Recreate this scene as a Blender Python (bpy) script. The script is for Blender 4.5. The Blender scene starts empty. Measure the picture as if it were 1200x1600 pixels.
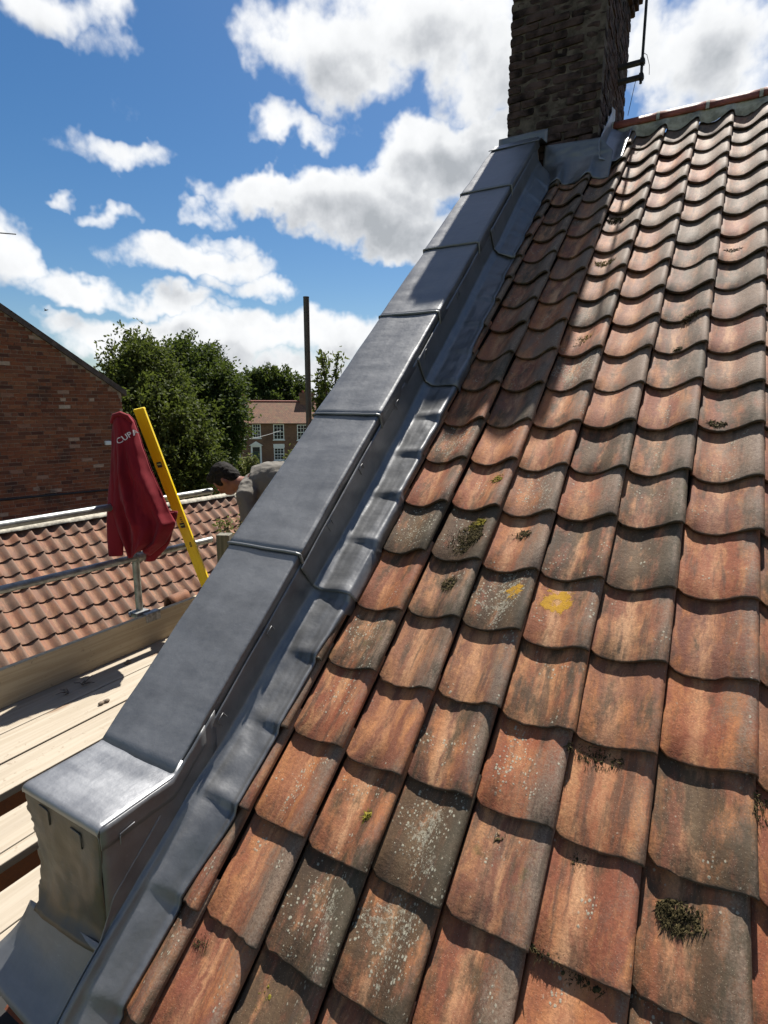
import bpy, bmesh, math, random
from mathutils import Vector, Matrix, noise
random.seed(7)
R_ = math.radians
sc = bpy.context.scene
COL = sc.collection

# ------------------------------------------------------------------ camera
W = 0.22                    # cover width of one pantile
TH = R_(39.55)              # pitch of the cottage roof
GA = 1.2042 * W             # gauge of one course
YAW, PIT, ROL, FOC = R_(29.5), R_(-10.92), R_(0.264), 865.0
C = Vector((4.0525, -4.05, 6.364)) * W
fwd = Vector((-math.sin(YAW) * math.cos(PIT), math.cos(YAW) * math.cos(PIT), math.sin(PIT)))
rt = Vector((math.cos(YAW), math.sin(YAW), 0))
up = rt.cross(fwd)
rt, up = (math.cos(ROL) * rt + math.sin(ROL) * up), (-math.sin(ROL) * rt + math.cos(ROL) * up)
cam = bpy.data.cameras.new('camera')
cam.sensor_fit = 'VERTICAL'; cam.sensor_height = 24.0; cam.lens = FOC / 1600 * 24.0
cam.clip_start = 0.05; cam.clip_end = 3000
cam_o = bpy.data.objects.new('camera', cam); COL.objects.link(cam_o)
cam_o.matrix_world = Matrix(((rt.x, up.x, -fwd.x, C.x), (rt.y, up.y, -fwd.y, C.y), (rt.z, up.z, -fwd.z, C.z), (0, 0, 0, 1)))
sc.camera = cam_o

# ------------------------------------------------------------------ light and exposure
SUN_EL, SUN_AZ = R_(60), R_(5)          # ahead of the camera, a little to the left of the roof fall line
sun_dir = Vector((-math.sin(SUN_AZ) * math.cos(SUN_EL), math.cos(SUN_AZ) * math.cos(SUN_EL), math.sin(SUN_EL)))
sl = bpy.data.lights.new('sun', 'SUN'); sl.energy = 5.0; sl.angle = R_(0.53); sl.color = (1.0, 0.95, 0.87)
so = bpy.data.objects.new('sun', sl); COL.objects.link(so)
so.rotation_euler = sun_dir.to_track_quat('Z', 'Y').to_euler()
sc.view_settings.view_transform = 'Standard'; sc.view_settings.look = 'None'
sc.view_settings.exposure = 1.10; sc.view_settings.gamma = 1.0
sc.view_settings.use_curve_mapping = False
sc.cycles.max_bounces = 5; sc.cycles.diffuse_bounces = 3; sc.cycles.glossy_bounces = 3; sc.cycles.transmission_bounces = 3; sc.cycles.transparent_max_bounces = 4
sc.cycles.caustics_reflective = False; sc.cycles.caustics_refractive = False
sc.cycles.use_adaptive_sampling = True; sc.cycles.adaptive_threshold = 0.02
sc.cycles.use_denoising = True

# ------------------------------------------------------------------ node helpers
class NT:
    def __init__(s, tree): s.t = tree; s.n = tree.nodes; s.l = tree.links
    def new(s, typ, **kw):
        nd = s.n.new(typ)
        for k, v in kw.items(): setattr(nd, k, v)
        return nd
    def put(s, sock, v):
        if v is None: return
        if isinstance(v, bpy.types.NodeSocket): s.l.new(v, sock)
        else:
            if sock.type == 'RGBA' and len(v) == 3: v = (*v, 1)
            sock.default_value = v
    def m(s, op, a, b=None, c=None, clamp=False):
        nd = s.new('ShaderNodeMath', operation=op, use_clamp=clamp)
        for i, v in enumerate((a, b, c)): s.put(nd.inputs[i], v)
        return nd.outputs[0]
    def v(s, op, a, b=None, scale=None):
        nd = s.new('ShaderNodeVectorMath', operation=op)
        s.put(nd.inputs[0], a); s.put(nd.inputs[1], b)
        if scale is not None: s.put(nd.inputs['Scale'], scale)
        return nd.outputs['Value'] if op in ('LENGTH', 'DOT_PRODUCT', 'DISTANCE') else nd.outputs[0]
    def rng(s, x, a, b, c=0.0, d=1.0, smooth=True):
        nd = s.new('ShaderNodeMapRange', interpolation_type='SMOOTHSTEP' if smooth else 'LINEAR')
        for i, q in enumerate((x, a, b, c, d)): s.put(nd.inputs[i], q)
        return nd.outputs[0]
    def noise(s, vec, scale, detail=4, rough=0.55, dist=0.0):
        nd = s.new('ShaderNodeTexNoise')
        s.put(nd.inputs['Vector'], vec); s.put(nd.inputs['Scale'], scale); s.put(nd.inputs['Detail'], detail)
        s.put(nd.inputs['Roughness'], rough); s.put(nd.inputs['Distortion'], dist)
        return nd.outputs[0]
    def vor(s, vec, scale, feature='F1'):
        nd = s.new('ShaderNodeTexVoronoi', feature=feature)
        s.put(nd.inputs['Vector'], vec); s.put(nd.inputs['Scale'], scale)
        return nd
    def mix(s, f, a, b, blend='MIX'):
        nd = s.new('ShaderNodeMix', data_type='RGBA', blend_type=blend)
        s.put(nd.inputs[0], f); s.put(nd.inputs[6], a); s.put(nd.inputs[7], b)
        return nd.outputs[2]
    def sep(s, vec):
        nd = s.new('ShaderNodeSeparateXYZ'); s.put(nd.inputs[0], vec); return nd.outputs
    def comb(s, x, y, z):
        nd = s.new('ShaderNodeCombineXYZ')
        for i, q in enumerate((x, y, z)): s.put(nd.inputs[i], q)
        return nd.outputs[0]
    def ramp(s, f, stops):
        nd = s.new('ShaderNodeValToRGB'); el = nd.color_ramp.elements
        while len(el) < len(stops): el.new(0.5)
        for e, (p, c) in zip(el, stops): e.position = p; e.color = (*c, 1)
        s.put(nd.inputs[0], f); return nd.outputs[0]
    def bump(s, h, strength=0.3, dist=0.01):
        nd = s.new('ShaderNodeBump'); s.put(nd.inputs['Strength'], strength); s.put(nd.inputs['Distance'], dist)
        s.put(nd.inputs['Height'], h); return nd.outputs[0]
    def attr(s, name):
        nd = s.new('ShaderNodeAttribute', attribute_type='OBJECT', attribute_name=name); return nd.outputs['Fac']

# ------------------------------------------------------------------ sky: clear blue with cumulus
world = bpy.data.worlds.new('World'); sc.world = world; world.use_nodes = True
world.cycles.sampling_method = 'NONE'      # the sky is broad and even: found by bounced rays
N = NT(world.node_tree); N.n.clear()
SKY_STR = 0.10
sky = N.new('ShaderNodeTexSky', sky_type='NISHITA', sun_disc=False, sun_elevation=SUN_EL, sun_rotation=-SUN_AZ,
            altitude=20, air_density=1.0, dust_density=0.6, ozone_density=2.5)
gen = N.new('ShaderNodeTexCoord').outputs['Generated']
# cloud masses by bearing (degrees left of the roof fall line), elevation, half widths, strength
CLOUDS = [(34.3,28.4,6.3,3.2,1.00), (26.8,30.4,9.7,3.0,1.05), (21.3,27.4,5.1,3.4,1.00), (37.3,23.8,4.4,1.2,0.75), (40.0,29.6,2.8,2.3,0.80), (23.7,21.2,6.5,3.5,1.30), (31.5,18.1,8.5,3.1,1.35), (39.9,18.3,5.6,2.0,1.15), (27.2,16.0,6.1,2.1,1.20), (19.9,23.1,3.2,2.5,1.20), (46.2,17.1,2.5,0.9,0.70), (56.7,28.5,4.3,1.6,0.85), (53.4,27.2,2.2,1.1,0.55), (52.9,20.0,4.3,1.1,0.75), (54.5,15.9,2.1,0.8,0.62), (58.3,16.6,1.2,0.6,0.50), (62.1,11.6,2.2,2.6,0.90), (56.8,9.5,5.4,1.3,0.85), (47.6,12.9,6.1,1.9,1.00), (42.5,10.8,4.4,1.3,0.85), (50.6,9.2,6.0,1.1,0.80), (45.0,14.7,2.9,1.0,0.70), (44.5,6.1,10.0,2.5,1.10), (54.6,5.4,6.3,1.9,0.85), (34.7,6.7,6.0,2.4,1.00), (40.4,2.6,15.2,2.2,0.95), (59.0,6.5,2.9,1.0,0.70), (3.2,26.4,4.7,4.1,1.00), (-1.0,24.4,2.6,2.3,0.80), (7.2,27.8,2.0,3.0,0.80), (4.2,22.5,4.4,1.0,0.60)]
def cloud_group(name, full):
    grp = bpy.data.node_groups.new(name, 'ShaderNodeTree')
    grp.interface.new_socket('Dir', in_out='INPUT', socket_type='NodeSocketVector')
    grp.interface.new_socket('Density', in_out='OUTPUT', socket_type='NodeSocketFloat')
    g = NT(grp); gi = g.new('NodeGroupInput'); go = g.new('NodeGroupOutput')
    dn = g.v('NORMALIZE', gi.outputs[0]); x, y, z = g.sep(dn)[0:3]
    az = g.m('MULTIPLY', g.m('ARCTAN2', g.m('MULTIPLY', x, -1.0), y), 57.29578)
    el = g.m('MULTIPLY', g.m('ARCSINE', z), 57.29578)
    zs = g.m('MAXIMUM', g.m('ADD', z, 0.22), 0.05)
    plan = g.comb(g.m('DIVIDE', x, zs), g.m('DIVIDE', y, zs), g.m('MULTIPLY', z, 2.0))
    ae = g.comb(az, el, 0.0)
    if full:
        wn = g.new('ShaderNodeTexNoise'); g.put(wn.inputs['Vector'], dn); wn.inputs['Scale'].default_value = 10.0; wn.inputs['Detail'].default_value = 4; wn.inputs['Roughness'].default_value = 0.6
        ae = g.v('ADD', ae, g.v('MULTIPLY', g.v('SUBTRACT', wn.outputs['Color'], (0.5, 0.5, 0.5)), (10.0, 7.0, 0.0)))
    F = None
    for (ca, ce, ra, re, st) in CLOUDS:
        nd = g.new('ShaderNodeVectorMath', operation='MULTIPLY_ADD')
        g.put(nd.inputs[0], ae); nd.inputs[1].default_value = (1 / ra, 1 / re, 0); nd.inputs[2].default_value = (-ca / ra, -ce / re, 0)
        b = g.m('MULTIPLY_ADD', g.v('DOT_PRODUCT', nd.outputs[0], nd.outputs[0]), -0.52 * st, st)
        F = b if F is None else g.m('MAXIMUM', F, b)
    F = g.m('MAXIMUM', F, 0.0)
    # the same sort of broken cloud everywhere else round the horizon
    wide = g.m('MAXIMUM', g.rng(g.m('ABSOLUTE', g.m('SUBTRACT', az, 31.0)), 34.0, 46.0), g.rng(el, 31.0, 42.0))
    F = g.m('MAXIMUM', F, g.m('MULTIPLY', g.rng(g.noise(plan, 1.1, 3, 0.55), 0.44, 0.68), wide))
    puff = g.noise(dn, 13.0, 6 if full else 2, 0.56, 0.0)
    dens = g.m('MULTIPLY_ADD', g.m('SUBTRACT', puff, 0.5), 1.35 if full else 1.2, F)
    g.l.new(dens, go.inputs[0])
    return grp
G_FULL, G_LITE = cloud_group('cloud_field', True), cloud_group('cloud_mass', False)
def cloud_at(vec, grp):
    nd = N.new('ShaderNodeGroup'); nd.node_tree = grp; N.put(nd.inputs[0], vec); return nd.outputs[0]
d0 = cloud_at(gen, G_FULL)
d1 = cloud_at(N.v('ADD', gen, (-0.004, 0.01, 0.045)), G_LITE)
cover = N.rng(d0, 0.26, 0.80)
lump = N.noise(gen, 17.0, 4, 0.58)
shade = N.m('ADD', N.m('MULTIPLY', N.rng(d1, 0.30, 1.15), 0.55), N.m('MULTIPLY', N.rng(d0, 0.50, 1.5), 0.42))
shade = N.m('ADD', shade, N.m('MULTIPLY', N.m('SUBTRACT', lump, 0.5), 1.0), clamp=True)
ccol = N.ramp(shade, [(0.0, (0.92, 0.93, 0.94)), (0.42, (0.80, 0.815, 0.83)), (0.75, (0.56, 0.58, 0.61)), (1.0, (0.40, 0.425, 0.455))])
hs = N.new('ShaderNodeHueSaturation'); N.put(hs.inputs['Color'], sky.outputs[0]); hs.inputs['Saturation'].default_value = 1.32
hs.inputs['Value'].default_value = 0.46
bg = N.new('ShaderNodeBackground'); N.put(bg.inputs[0], hs.outputs[0]); bg.inputs[1].default_value = SKY_STR
bc = N.new('ShaderNodeBackground'); N.put(bc.inputs[0], N.v('SCALE', ccol, scale=0.52 / SKY_STR)); bc.inputs[1].default_value = SKY_STR
mx = N.new('ShaderNodeMixShader'); N.put(mx.inputs[0], cover); N.l.new(bg.outputs[0], mx.inputs[1]); N.l.new(bc.outputs[0], mx.inputs[2])
wo = N.new('ShaderNodeOutputWorld'); N.l.new(mx.outputs[0], wo.inputs[0])

# ------------------------------------------------------------------ placing helpers (a place = bearing through the lens + a known plane or distance)
def ray(px, py): return rt * ((px - 600) / FOC) + up * (-(py - 800) / FOC) + fwd
def hit(px, py, n, d):
    r = ray(px, py); return C + r * ((d - n.dot(C)) / n.dot(r))
def far(px, py, dist): return C + ray(px, py) * dist
AX, AY, AZ = Vector((1, 0, 0)), Vector((0, 1, 0)), Vector((0, 0, 1))
U = Vector((0, math.cos(TH), math.sin(TH))); NN = Vector((0, -math.sin(TH), math.cos(TH)))
def on_x(px, py, X): return hit(px, py, AX, X)
def on_y(px, py, Y): return hit(px, py, AY, Y)
def on_z(px, py, Z): return hit(px, py, AZ, Z)
def rp(x, u, n): return Vector((x, 0, 0)) + U * u + NN * n
ROOFM = Matrix(((1, 0, 0, 0), (0, U.y, NN.y, 0), (0, U.z, NN.z, 0), (0, 0, 0, 1)))
GROUND = -6.6

# ------------------------------------------------------------------ object helpers
def link(o, parent=None):
    COL.objects.link(o)
    if parent is not None: o.parent = parent
    return o
def tag(o, label=None, cat=None, group=None, kind=None):
    if label: o['label'] = label
    if cat: o['category'] = cat
    if group: o['group'] = group
    if kind: o['kind'] = kind
    return o
def empty(name, loc=(0, 0, 0)):
    o = bpy.data.objects.new(name, None); o.location = loc; o.empty_display_size = 0.1; return link(o)
class MB:
    def __init__(s): s.v = []; s.f = []; s.smooth = []
    def add(s, verts, faces, smooth=False):
        b = len(s.v); s.v += [tuple(q) for q in verts]
        s.f += [tuple(i + b for i in f) for f in faces]; s.smooth += [smooth] * len(faces); return s
    def box(s, lo, hi, mat=None, jit=0.0):
        x0, y0, z0 = lo; x1, y1, z1 = hi
        vs = [Vector(q) for q in ((x0, y0, z0), (x1, y0, z0), (x1, y1, z0), (x0, y1, z0), (x0, y0, z1), (x1, y0, z1), (x1, y1, z1), (x0, y1, z1))]
        if jit: vs = [q + Vector((random.uniform(-jit, jit), random.uniform(-jit, jit), random.uniform(-jit, jit))) for q in vs]
        if mat is not None: vs = [mat @ q for q in vs]
        return s.add(vs, [(0, 3, 2, 1), (4, 5, 6, 7), (0, 1, 5, 4), (1, 2, 6, 5), (2, 3, 7, 6), (3, 0, 4, 7)])
    def tube(s, pts, rad, seg=10, cap=True, smooth=True):
        pts = [Vector(p) for p in pts]; n = len(pts)
        rads = rad if isinstance(rad, (list, tuple)) else [rad] * n
        vs, fs = [], []; ref = None
        for i, p in enumerate(pts):
            t = (pts[min(i + 1, n - 1)] - pts[max(i - 1, 0)]).normalized()
            if ref is None: ref = t.orthogonal().normalized()
            a = (ref - t * ref.dot(t))
            a = a.normalized() if a.length > 1e-6 else t.orthogonal().normalized()
            ref = a; b = t.cross(a)
            for k in range(seg):
                w = 2 * math.pi * k / seg
                vs.append(p + (a * math.cos(w) + b * math.sin(w)) * rads[i])
        for i in range(n - 1):
            for k in range(seg):
                fs.append((i * seg + k, i * seg + (k + 1) % seg, (i + 1) * seg + (k + 1) % seg, (i + 1) * seg + k))
        s.add(vs, fs, smooth)
        if cap:
            s.add([vs[k] for k in range(seg)], [tuple(range(seg))[::-1]])
            s.add([vs[(n - 1) * seg + k] for k in range(seg)], [tuple(range(seg))])
        return s
    def grid(s, fn, nu, nv, smooth=True):
        vs = [fn(i / nu, j / nv) for j in range(nv + 1) for i in range(nu + 1)]
        fs = [(j * (nu + 1) + i, j * (nu + 1) + i + 1, (j + 1) * (nu + 1) + i + 1, (j + 1) * (nu + 1) + i) for j in range(nv) for i in range(nu)]
        return s.add(vs, fs, smooth)
    def ell(s, c, r, mat=None, nu=14, nv=9):
        c = Vector(c); vs = []; fs = []
        for j in range(nv + 1):
            ph = math.pi * j / nv
            for i in range(nu):
                a = 2 * math.pi * i / nu
                q = Vector((r[0] * math.sin(ph) * math.cos(a), r[1] * math.sin(ph) * math.sin(a), r[2] * math.cos(ph)))
                vs.append(c + (mat @ q if mat is not None else q))
        for j in range(nv):
            for i in range(nu):
                fs.append((j * nu + i, (j + 1) * nu + i, (j + 1) * nu + (i + 1) % nu, j * nu + (i + 1) % nu))
        return s.add(vs, fs, True)
    def mesh(s, name, mat):
        me = bpy.data.meshes.new(name); me.from_pydata(s.v, [], s.f)
        me.polygons.foreach_set('use_smooth', s.smooth)
        if mat: me.materials.append(mat)
        me.update(); return me
    def build(s, name, mat, parent=None, bevel=0, solid=0, off=0.0):
        o = bpy.data.objects.new(name, s.mesh(name, mat)); link(o, parent)
        if solid:
            m = o.modifiers.new('solid', 'SOLIDIFY'); m.thickness = solid; m.offset = off
        if bevel:
            m = o.modifiers.new('bevel', 'BEVEL'); m.width = bevel; m.segments = 2; m.limit_method = 'ANGLE'
        return o
def copies(me, name, parent, mat=None):
    o = bpy.data.objects.new(name, me); link(o, parent)
    if mat is not None: o.matrix_local = mat
    return o

# ------------------------------------------------------------------ materials
MATS = {}
def mat(name):
    m = bpy.data.materials.new(name); m.use_nodes = True
    n = NT(m.node_tree); n.n.clear()
    p = n.new('ShaderNodeBsdfPrincipled'); o = n.new('ShaderNodeOutputMaterial'); n.l.new(p.outputs[0], o.inputs[0])
    MATS[name] = m
    return m, n, p
def obj_vec(n, seed=37.0):
    co = n.new('ShaderNodeTexCoord').outputs['Object']
    rnd = n.new('ShaderNodeObjectInfo').outputs['Random']
    return co, rnd, n.v('ADD', co, n.comb(n.m('MULTIPLY', rnd, seed), n.m('MULTIPLY', rnd, seed * 2.3), 0.0))
def simple(name, col, rough=0.7, metal=0.0, var=0.25, scale=8.0, bump=0.0, bscale=60.0, stretch=(1, 1, 1), spec=0.4):
    m, n, p = mat(name)
    co, rnd, v = obj_vec(n)
    v = n.v('MULTIPLY', v, stretch)
    f = n.noise(v, scale, 5, 0.6)
    c = n.mix(n.rng(f, 0.3, 0.7), tuple(q * (1 - var) for q in col), tuple(min(1, q * (1 + var)) for q in col))
    n.put(p.inputs['Base Color'], c); p.inputs['Roughness'].default_value = rough; p.inputs['Metallic'].default_value = metal
    p.inputs['Specular IOR Level'].default_value = spec
    if bump: n.put(p.inputs['Normal'], n.bump(n.noise(v, bscale, 4), bump, 0.004))
    return m

def tile_material(name, pale=0.0, clean=0.0):
    m, n, p = mat(name)
    co, rnd, v = obj_vec(n)
    x, y, z = n.sep(co)[0:3]
    r2 = n.m('FRACT', n.m('MULTIPLY', rnd, 13.7)); r3 = n.m('FRACT', n.m('MULTIPLY', rnd, 71.3)); r4 = n.m('FRACT', n.m('MULTIPLY', rnd, 191.7))
    grey = n.attr('grey'); crust = n.attr('crust'); dark = n.attr('dark'); yel = n.attr('yellow')
    streak = n.noise(n.v('MULTIPLY', n.v('ADD', v, n.v('SCALE', n.comb(n.noise(v, 14.0, 3), n.noise(v, 9.0, 2), 0.0), scale=0.05)), (24, 4.5, 10)), 1.0, 6, 0.68)
    blot = n.noise(v, 11.0, 5, 0.62)
    fine = n.noise(v, 190.0, 4, 0.7)
    base = n.ramp(rnd, [(0.0, (0.25, 0.080, 0.040)), (0.3, (0.19, 0.068, 0.043)), (0.6, (0.275, 0.102, 0.050)), (0.85, (0.145, 0.060, 0.043)), (1.0, (0.22, 0.098, 0.057))])
    org = n.mix(r2, (0.40, 0.155, 0.058), (0.44, 0.225, 0.108))
    base = n.mix(n.m('MULTIPLY', n.rng(streak, 0.40, 0.66), n.rng(blot, 0.26, 0.56)), base, org)
    # worn line down the middle of the pan
    pan = n.rng(n.m('ABSOLUTE', n.m('SUBTRACT', x, 0.085)), 0.05, 0.0)
    base = n.mix(n.m('MULTIPLY', n.m('MULTIPLY', pan, n.rng(streak, 0.35, 0.65)), n.m('ADD', 0.25, n.m('MULTIPLY', r3, 0.6))), base, (0.52, 0.31, 0.175))
    # grey weathering, more on the roll; the grey value also paints sun glare
    roll = n.rng(n.m('ADD', x, n.m('MULTIPLY', n.m('SUBTRACT', blot, 0.5), 0.09)), 0.07, 0.21)
    gsel = n.m('ADD', n.m('MULTIPLY', roll, 0.42), n.m('ADD', n.m('MULTIPLY', grey, 0.5), n.m('MULTIPLY', n.m('SUBTRACT', r4, 0.5), 0.36)))
    gf = n.rng(n.m('ADD', n.m('ADD', n.noise(n.v('MULTIPLY', v, (16, 5, 8)), 1.0, 6, 0.65), n.m('MULTIPLY', n.m('SUBTRACT', fine, 0.5), 0.30)), gsel), 0.66, 1.10)
    base = n.mix(n.m('MULTIPLY', gf, 0.86), base, n.mix(n.rng(fine, 0.35, 0.7), (0.085, 0.068, 0.054), (0.25, 0.205, 0.155)))
    # dark algae blotches
    al = n.noise(n.v('MULTIPLY', n.v('ADD', v, (3.1, 7.7, 1.3)), (17, 6, 8)), 1.0, 6, 0.7)
    alf = n.rng(n.m('ADD', al, n.m('ADD', n.m('MULTIPLY', dark, 0.32), n.m('MULTIPLY', n.m('SUBTRACT', r3, 0.5), 0.22))), 0.50, 0.72)
    base = n.mix(n.m('MULTIPLY', alf, 0.82), base, n.mix(blot, (0.028, 0.025, 0.019), (0.065, 0.06, 0.036)))
    ds = n.rng(n.m('ADD', n.noise(n.v('MULTIPLY', n.v('ADD', v, (8.8, 0.7, 2.2)), (30, 3.4, 8)), 1.0, 5, 0.66), n.m('MULTIPLY', n.m('SUBTRACT', r2, 0.5), 0.16)), 0.54, 0.68)
    base = n.mix(n.m('MULTIPLY', ds, 0.62), base, (0.062, 0.050, 0.038))
    # green film near the head of some tiles
    gr = n.m('MULTIPLY', n.rng(n.noise(n.v('ADD', v, (9.3, 2.1, 4.4)), 9.0, 5, 0.7), 0.60, 0.76), n.rng(r2, 0.45, 0.9))
    base = n.mix(n.m('MULTIPLY', gr, 0.7), base, (0.085, 0.08, 0.028))
    # pale crustose lichen: small dots plus crusted patches
    vo = n.vor(n.v('ADD', v, n.v('SCALE', n.comb(blot, fine, 0.0), scale=0.012)), 105.0)
    dsel = n.m('ADD', n.noise(n.v('MULTIPLY', n.v('ADD', v, (1.7, 4.2, 8.8)), (14, 7, 8)), 1.0, 3, 0.5), n.m('MULTIPLY', n.m('MULTIPLY', crust, 0.62), n.rng(n.m('ADD', n.v('LENGTH', n.v('MULTIPLY', n.v('SUBTRACT', n.comb(x, y, 0.0), (0.105, 0.15, 0)), (1.0, 0.75, 0))), n.m('MULTIPLY', n.m('SUBTRACT', n.noise(v, 24.0, 4, 0.7), 0.5), 0.26)), 0.135, 0.03)))
    cellr = n.sep(vo.outputs['Color'])[0]
    dots = n.m('MULTIPLY', n.rng(vo.outputs['Distance'], n.m('MULTIPLY', cellr, 0.50), n.m('MULTIPLY', cellr, 0.34)), n.rng(n.m('ADD', dsel, n.m('MULTIPLY', cellr, 0.16)), 0.72, 0.82))
    cr = n.rng(n.m('ADD', n.noise(n.v('ADD', v, (6.7, 3.3, 0.9)), 75.0, 5, 0.8), n.m('MULTIPLY', n.m('SUBTRACT', dsel, 0.5), 0.55)), 0.72, 0.84)
    lic = n.m('MAXIMUM', n.m('MULTIPLY', dots, 0.9), n.m('MULTIPLY', cr, 0.62))
    lic = n.m('MULTIPLY', lic, 1.0 - clean)
    base = n.mix(lic, base, n.mix(fine, (0.16, 0.16, 0.115), (0.52, 0.49, 0.39)))
    vs_ = n.vor(n.v('ADD', v, (3.7, 1.2, 0.4)), 330.0)
    pit = n.m('MULTIPLY', n.rng(vs_.outputs['Distance'], 0.30, 0.16), n.rng(n.sep(vs_.outputs['Color'])[1], 0.62, 0.75))
    base = n.mix(n.m('MULTIPLY', pit, 0.55), base, n.mix(n.m('GREATER_THAN', n.sep(vs_.outputs['Color'])[2], 0.5), (0.05, 0.035, 0.025), (0.50, 0.42, 0.30)))
    # golden lichen rosettes
    yd = n.v('LENGTH', n.v('SUBTRACT', n.comb(x, y, 0.0), n.comb(n.attr('gold_x'), n.attr('gold_y'), 0.0)))
    yw = n.m('ADD', yd, n.m('MULTIPLY', n.m('SUBTRACT', n.noise(v, 34.0, 6, 0.8), 0.5), 0.15))
    ring = n.m('MULTIPLY', n.rng(yw, n.m('MULTIPLY', yel, 1.0), n.m('MULTIPLY', yel, 0.82)), n.rng(n.m('ADD', yw, n.m('MULTIPLY', fine, 0.008)), n.m('MULTIPLY', yel, 0.18), n.m('MULTIPLY', yel, 0.42), 0.25, 1.0))
    base = n.mix(n.m('MULTIPLY', ring, n.m('GREATER_THAN', yel, 0.001)), base, n.mix(fine, (0.26, 0.13, 0.006), (0.52, 0.29, 0.018)))
    base = n.mix(n.m('MULTIPLY', n.rng(n.m('ADD', fine, n.m('MULTIPLY', n.m('SUBTRACT', blot, 0.5), 0.5)), 0.40, 0.70), 0.34), base, (0.065, 0.038, 0.027))
    base = n.mix(n.m('MULTIPLY', grey, 0.26), base, (0.30, 0.215, 0.165))  # pale cast of lichen and sun glare, mixed into the colour
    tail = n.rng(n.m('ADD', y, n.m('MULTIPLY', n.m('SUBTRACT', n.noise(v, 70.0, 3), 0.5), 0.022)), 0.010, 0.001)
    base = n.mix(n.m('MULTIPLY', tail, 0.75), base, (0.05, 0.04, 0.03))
    if pale: base = n.mix(pale, base, (0.15, 0.085, 0.06))
    n.put(p.inputs['Base Color'], base)
    n.put(p.inputs['Roughness'], n.m('ADD', 0.74, n.m('MULTIPLY', lic, 0.2)))
    p.inputs['Specular IOR Level'].default_value = 0.18
    h = n.m('ADD', n.m('ADD', n.m('MULTIPLY', fine, 0.35), n.m('MULTIPLY', n.noise(v, 60.0, 4, 0.6), 0.8)), n.m('ADD', n.m('MULTIPLY', lic, 0.6), n.m('MULTIPLY', ring, 0.7)))
    n.put(p.inputs['Normal'], n.bump(h, 0.5, 0.0045))
    return m
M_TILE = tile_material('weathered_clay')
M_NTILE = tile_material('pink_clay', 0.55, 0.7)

def lead_material(name, base=(0.165, 0.168, 0.173), metal=0.66, brown=0.0):
    m, n, p = mat(name)
    co, rnd, v = obj_vec(n)
    pos = n.new('ShaderNodeNewGeometry').outputs['Position']
    a = n.noise(n.v('MULTIPLY', pos, (3.0, 14.0, 14.0)), 1.0, 6, 0.62)
    b = n.noise(pos, 7.0, 5, 0.6)
    c = n.noise(n.v('MULTIPLY', pos, (26.0, 4.0, 4.0)), 1.0, 5, 0.65)
    f = n.m('ADD', n.m('MULTIPLY', a, 0.5), n.m('ADD', n.m('MULTIPLY', b, 0.3), n.m('MULTIPLY', c, 0.2)))
    col = n.mix(n.rng(f, 0.34, 0.66), tuple(q * 0.84 for q in base), tuple(q * 1.18 for q in base))
    wh = n.rng(n.noise(n.v('MULTIPLY', n.v('ADD', pos, (4, 9, 2)), (9.0, 30.0, 30.0)), 1.0, 6, 0.7), 0.60, 0.74)
    col = n.mix(n.m('MULTIPLY', wh, 0.20), col, (0.30, 0.30, 0.30))
    sv = n.v('ADD', pos, n.v('SCALE', n.comb(a, b, c), scale=0.05))
    scr = n.rng(n.noise(n.v('MULTIPLY', sv, (7.0, 160.0, 120.0)), 1.0, 2, 0.5), 0.66, 0.74)
    scr = n.m('MULTIPLY', scr, n.rng(b, 0.45, 0.62))
    col = n.mix(n.m('MULTIPLY', scr, 0.30), col, (0.30, 0.305, 0.31))
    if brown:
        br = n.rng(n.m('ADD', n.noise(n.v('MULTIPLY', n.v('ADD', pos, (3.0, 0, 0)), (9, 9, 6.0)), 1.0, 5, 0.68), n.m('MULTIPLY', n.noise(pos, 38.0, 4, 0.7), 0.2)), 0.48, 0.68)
        col = n.mix(n.m('MULTIPLY', br, brown), col, (0.125, 0.098, 0.07))  # light thrown back by the sunlit boards, painted as brown patches
    n.put(p.inputs['Base Color'], col); p.inputs['Metallic'].default_value = metal
    n.put(p.inputs['Roughness'], n.rng(f, 0.3, 0.7, 0.40, 0.56))
    hh = n.m('ADD', n.m('MULTIPLY', n.noise(pos, 16.0, 4, 0.55), 1.0), n.m('MULTIPLY', n.noise(pos, 70.0, 3, 0.5), 0.14))
    n.put(p.inputs['Normal'], n.bump(hh, 0.22, 0.012))
    return m
M_LEAD = lead_material('lead')
M_LEADB = lead_material('lead_warm_bounce', (0.085, 0.082, 0.078), 0.7, 0.6)  # brown tint stands for warm bounce off the deck boards
M_LEADN = lead_material('bright_lead', (0.25, 0.255, 0.265), 0.8)

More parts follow.
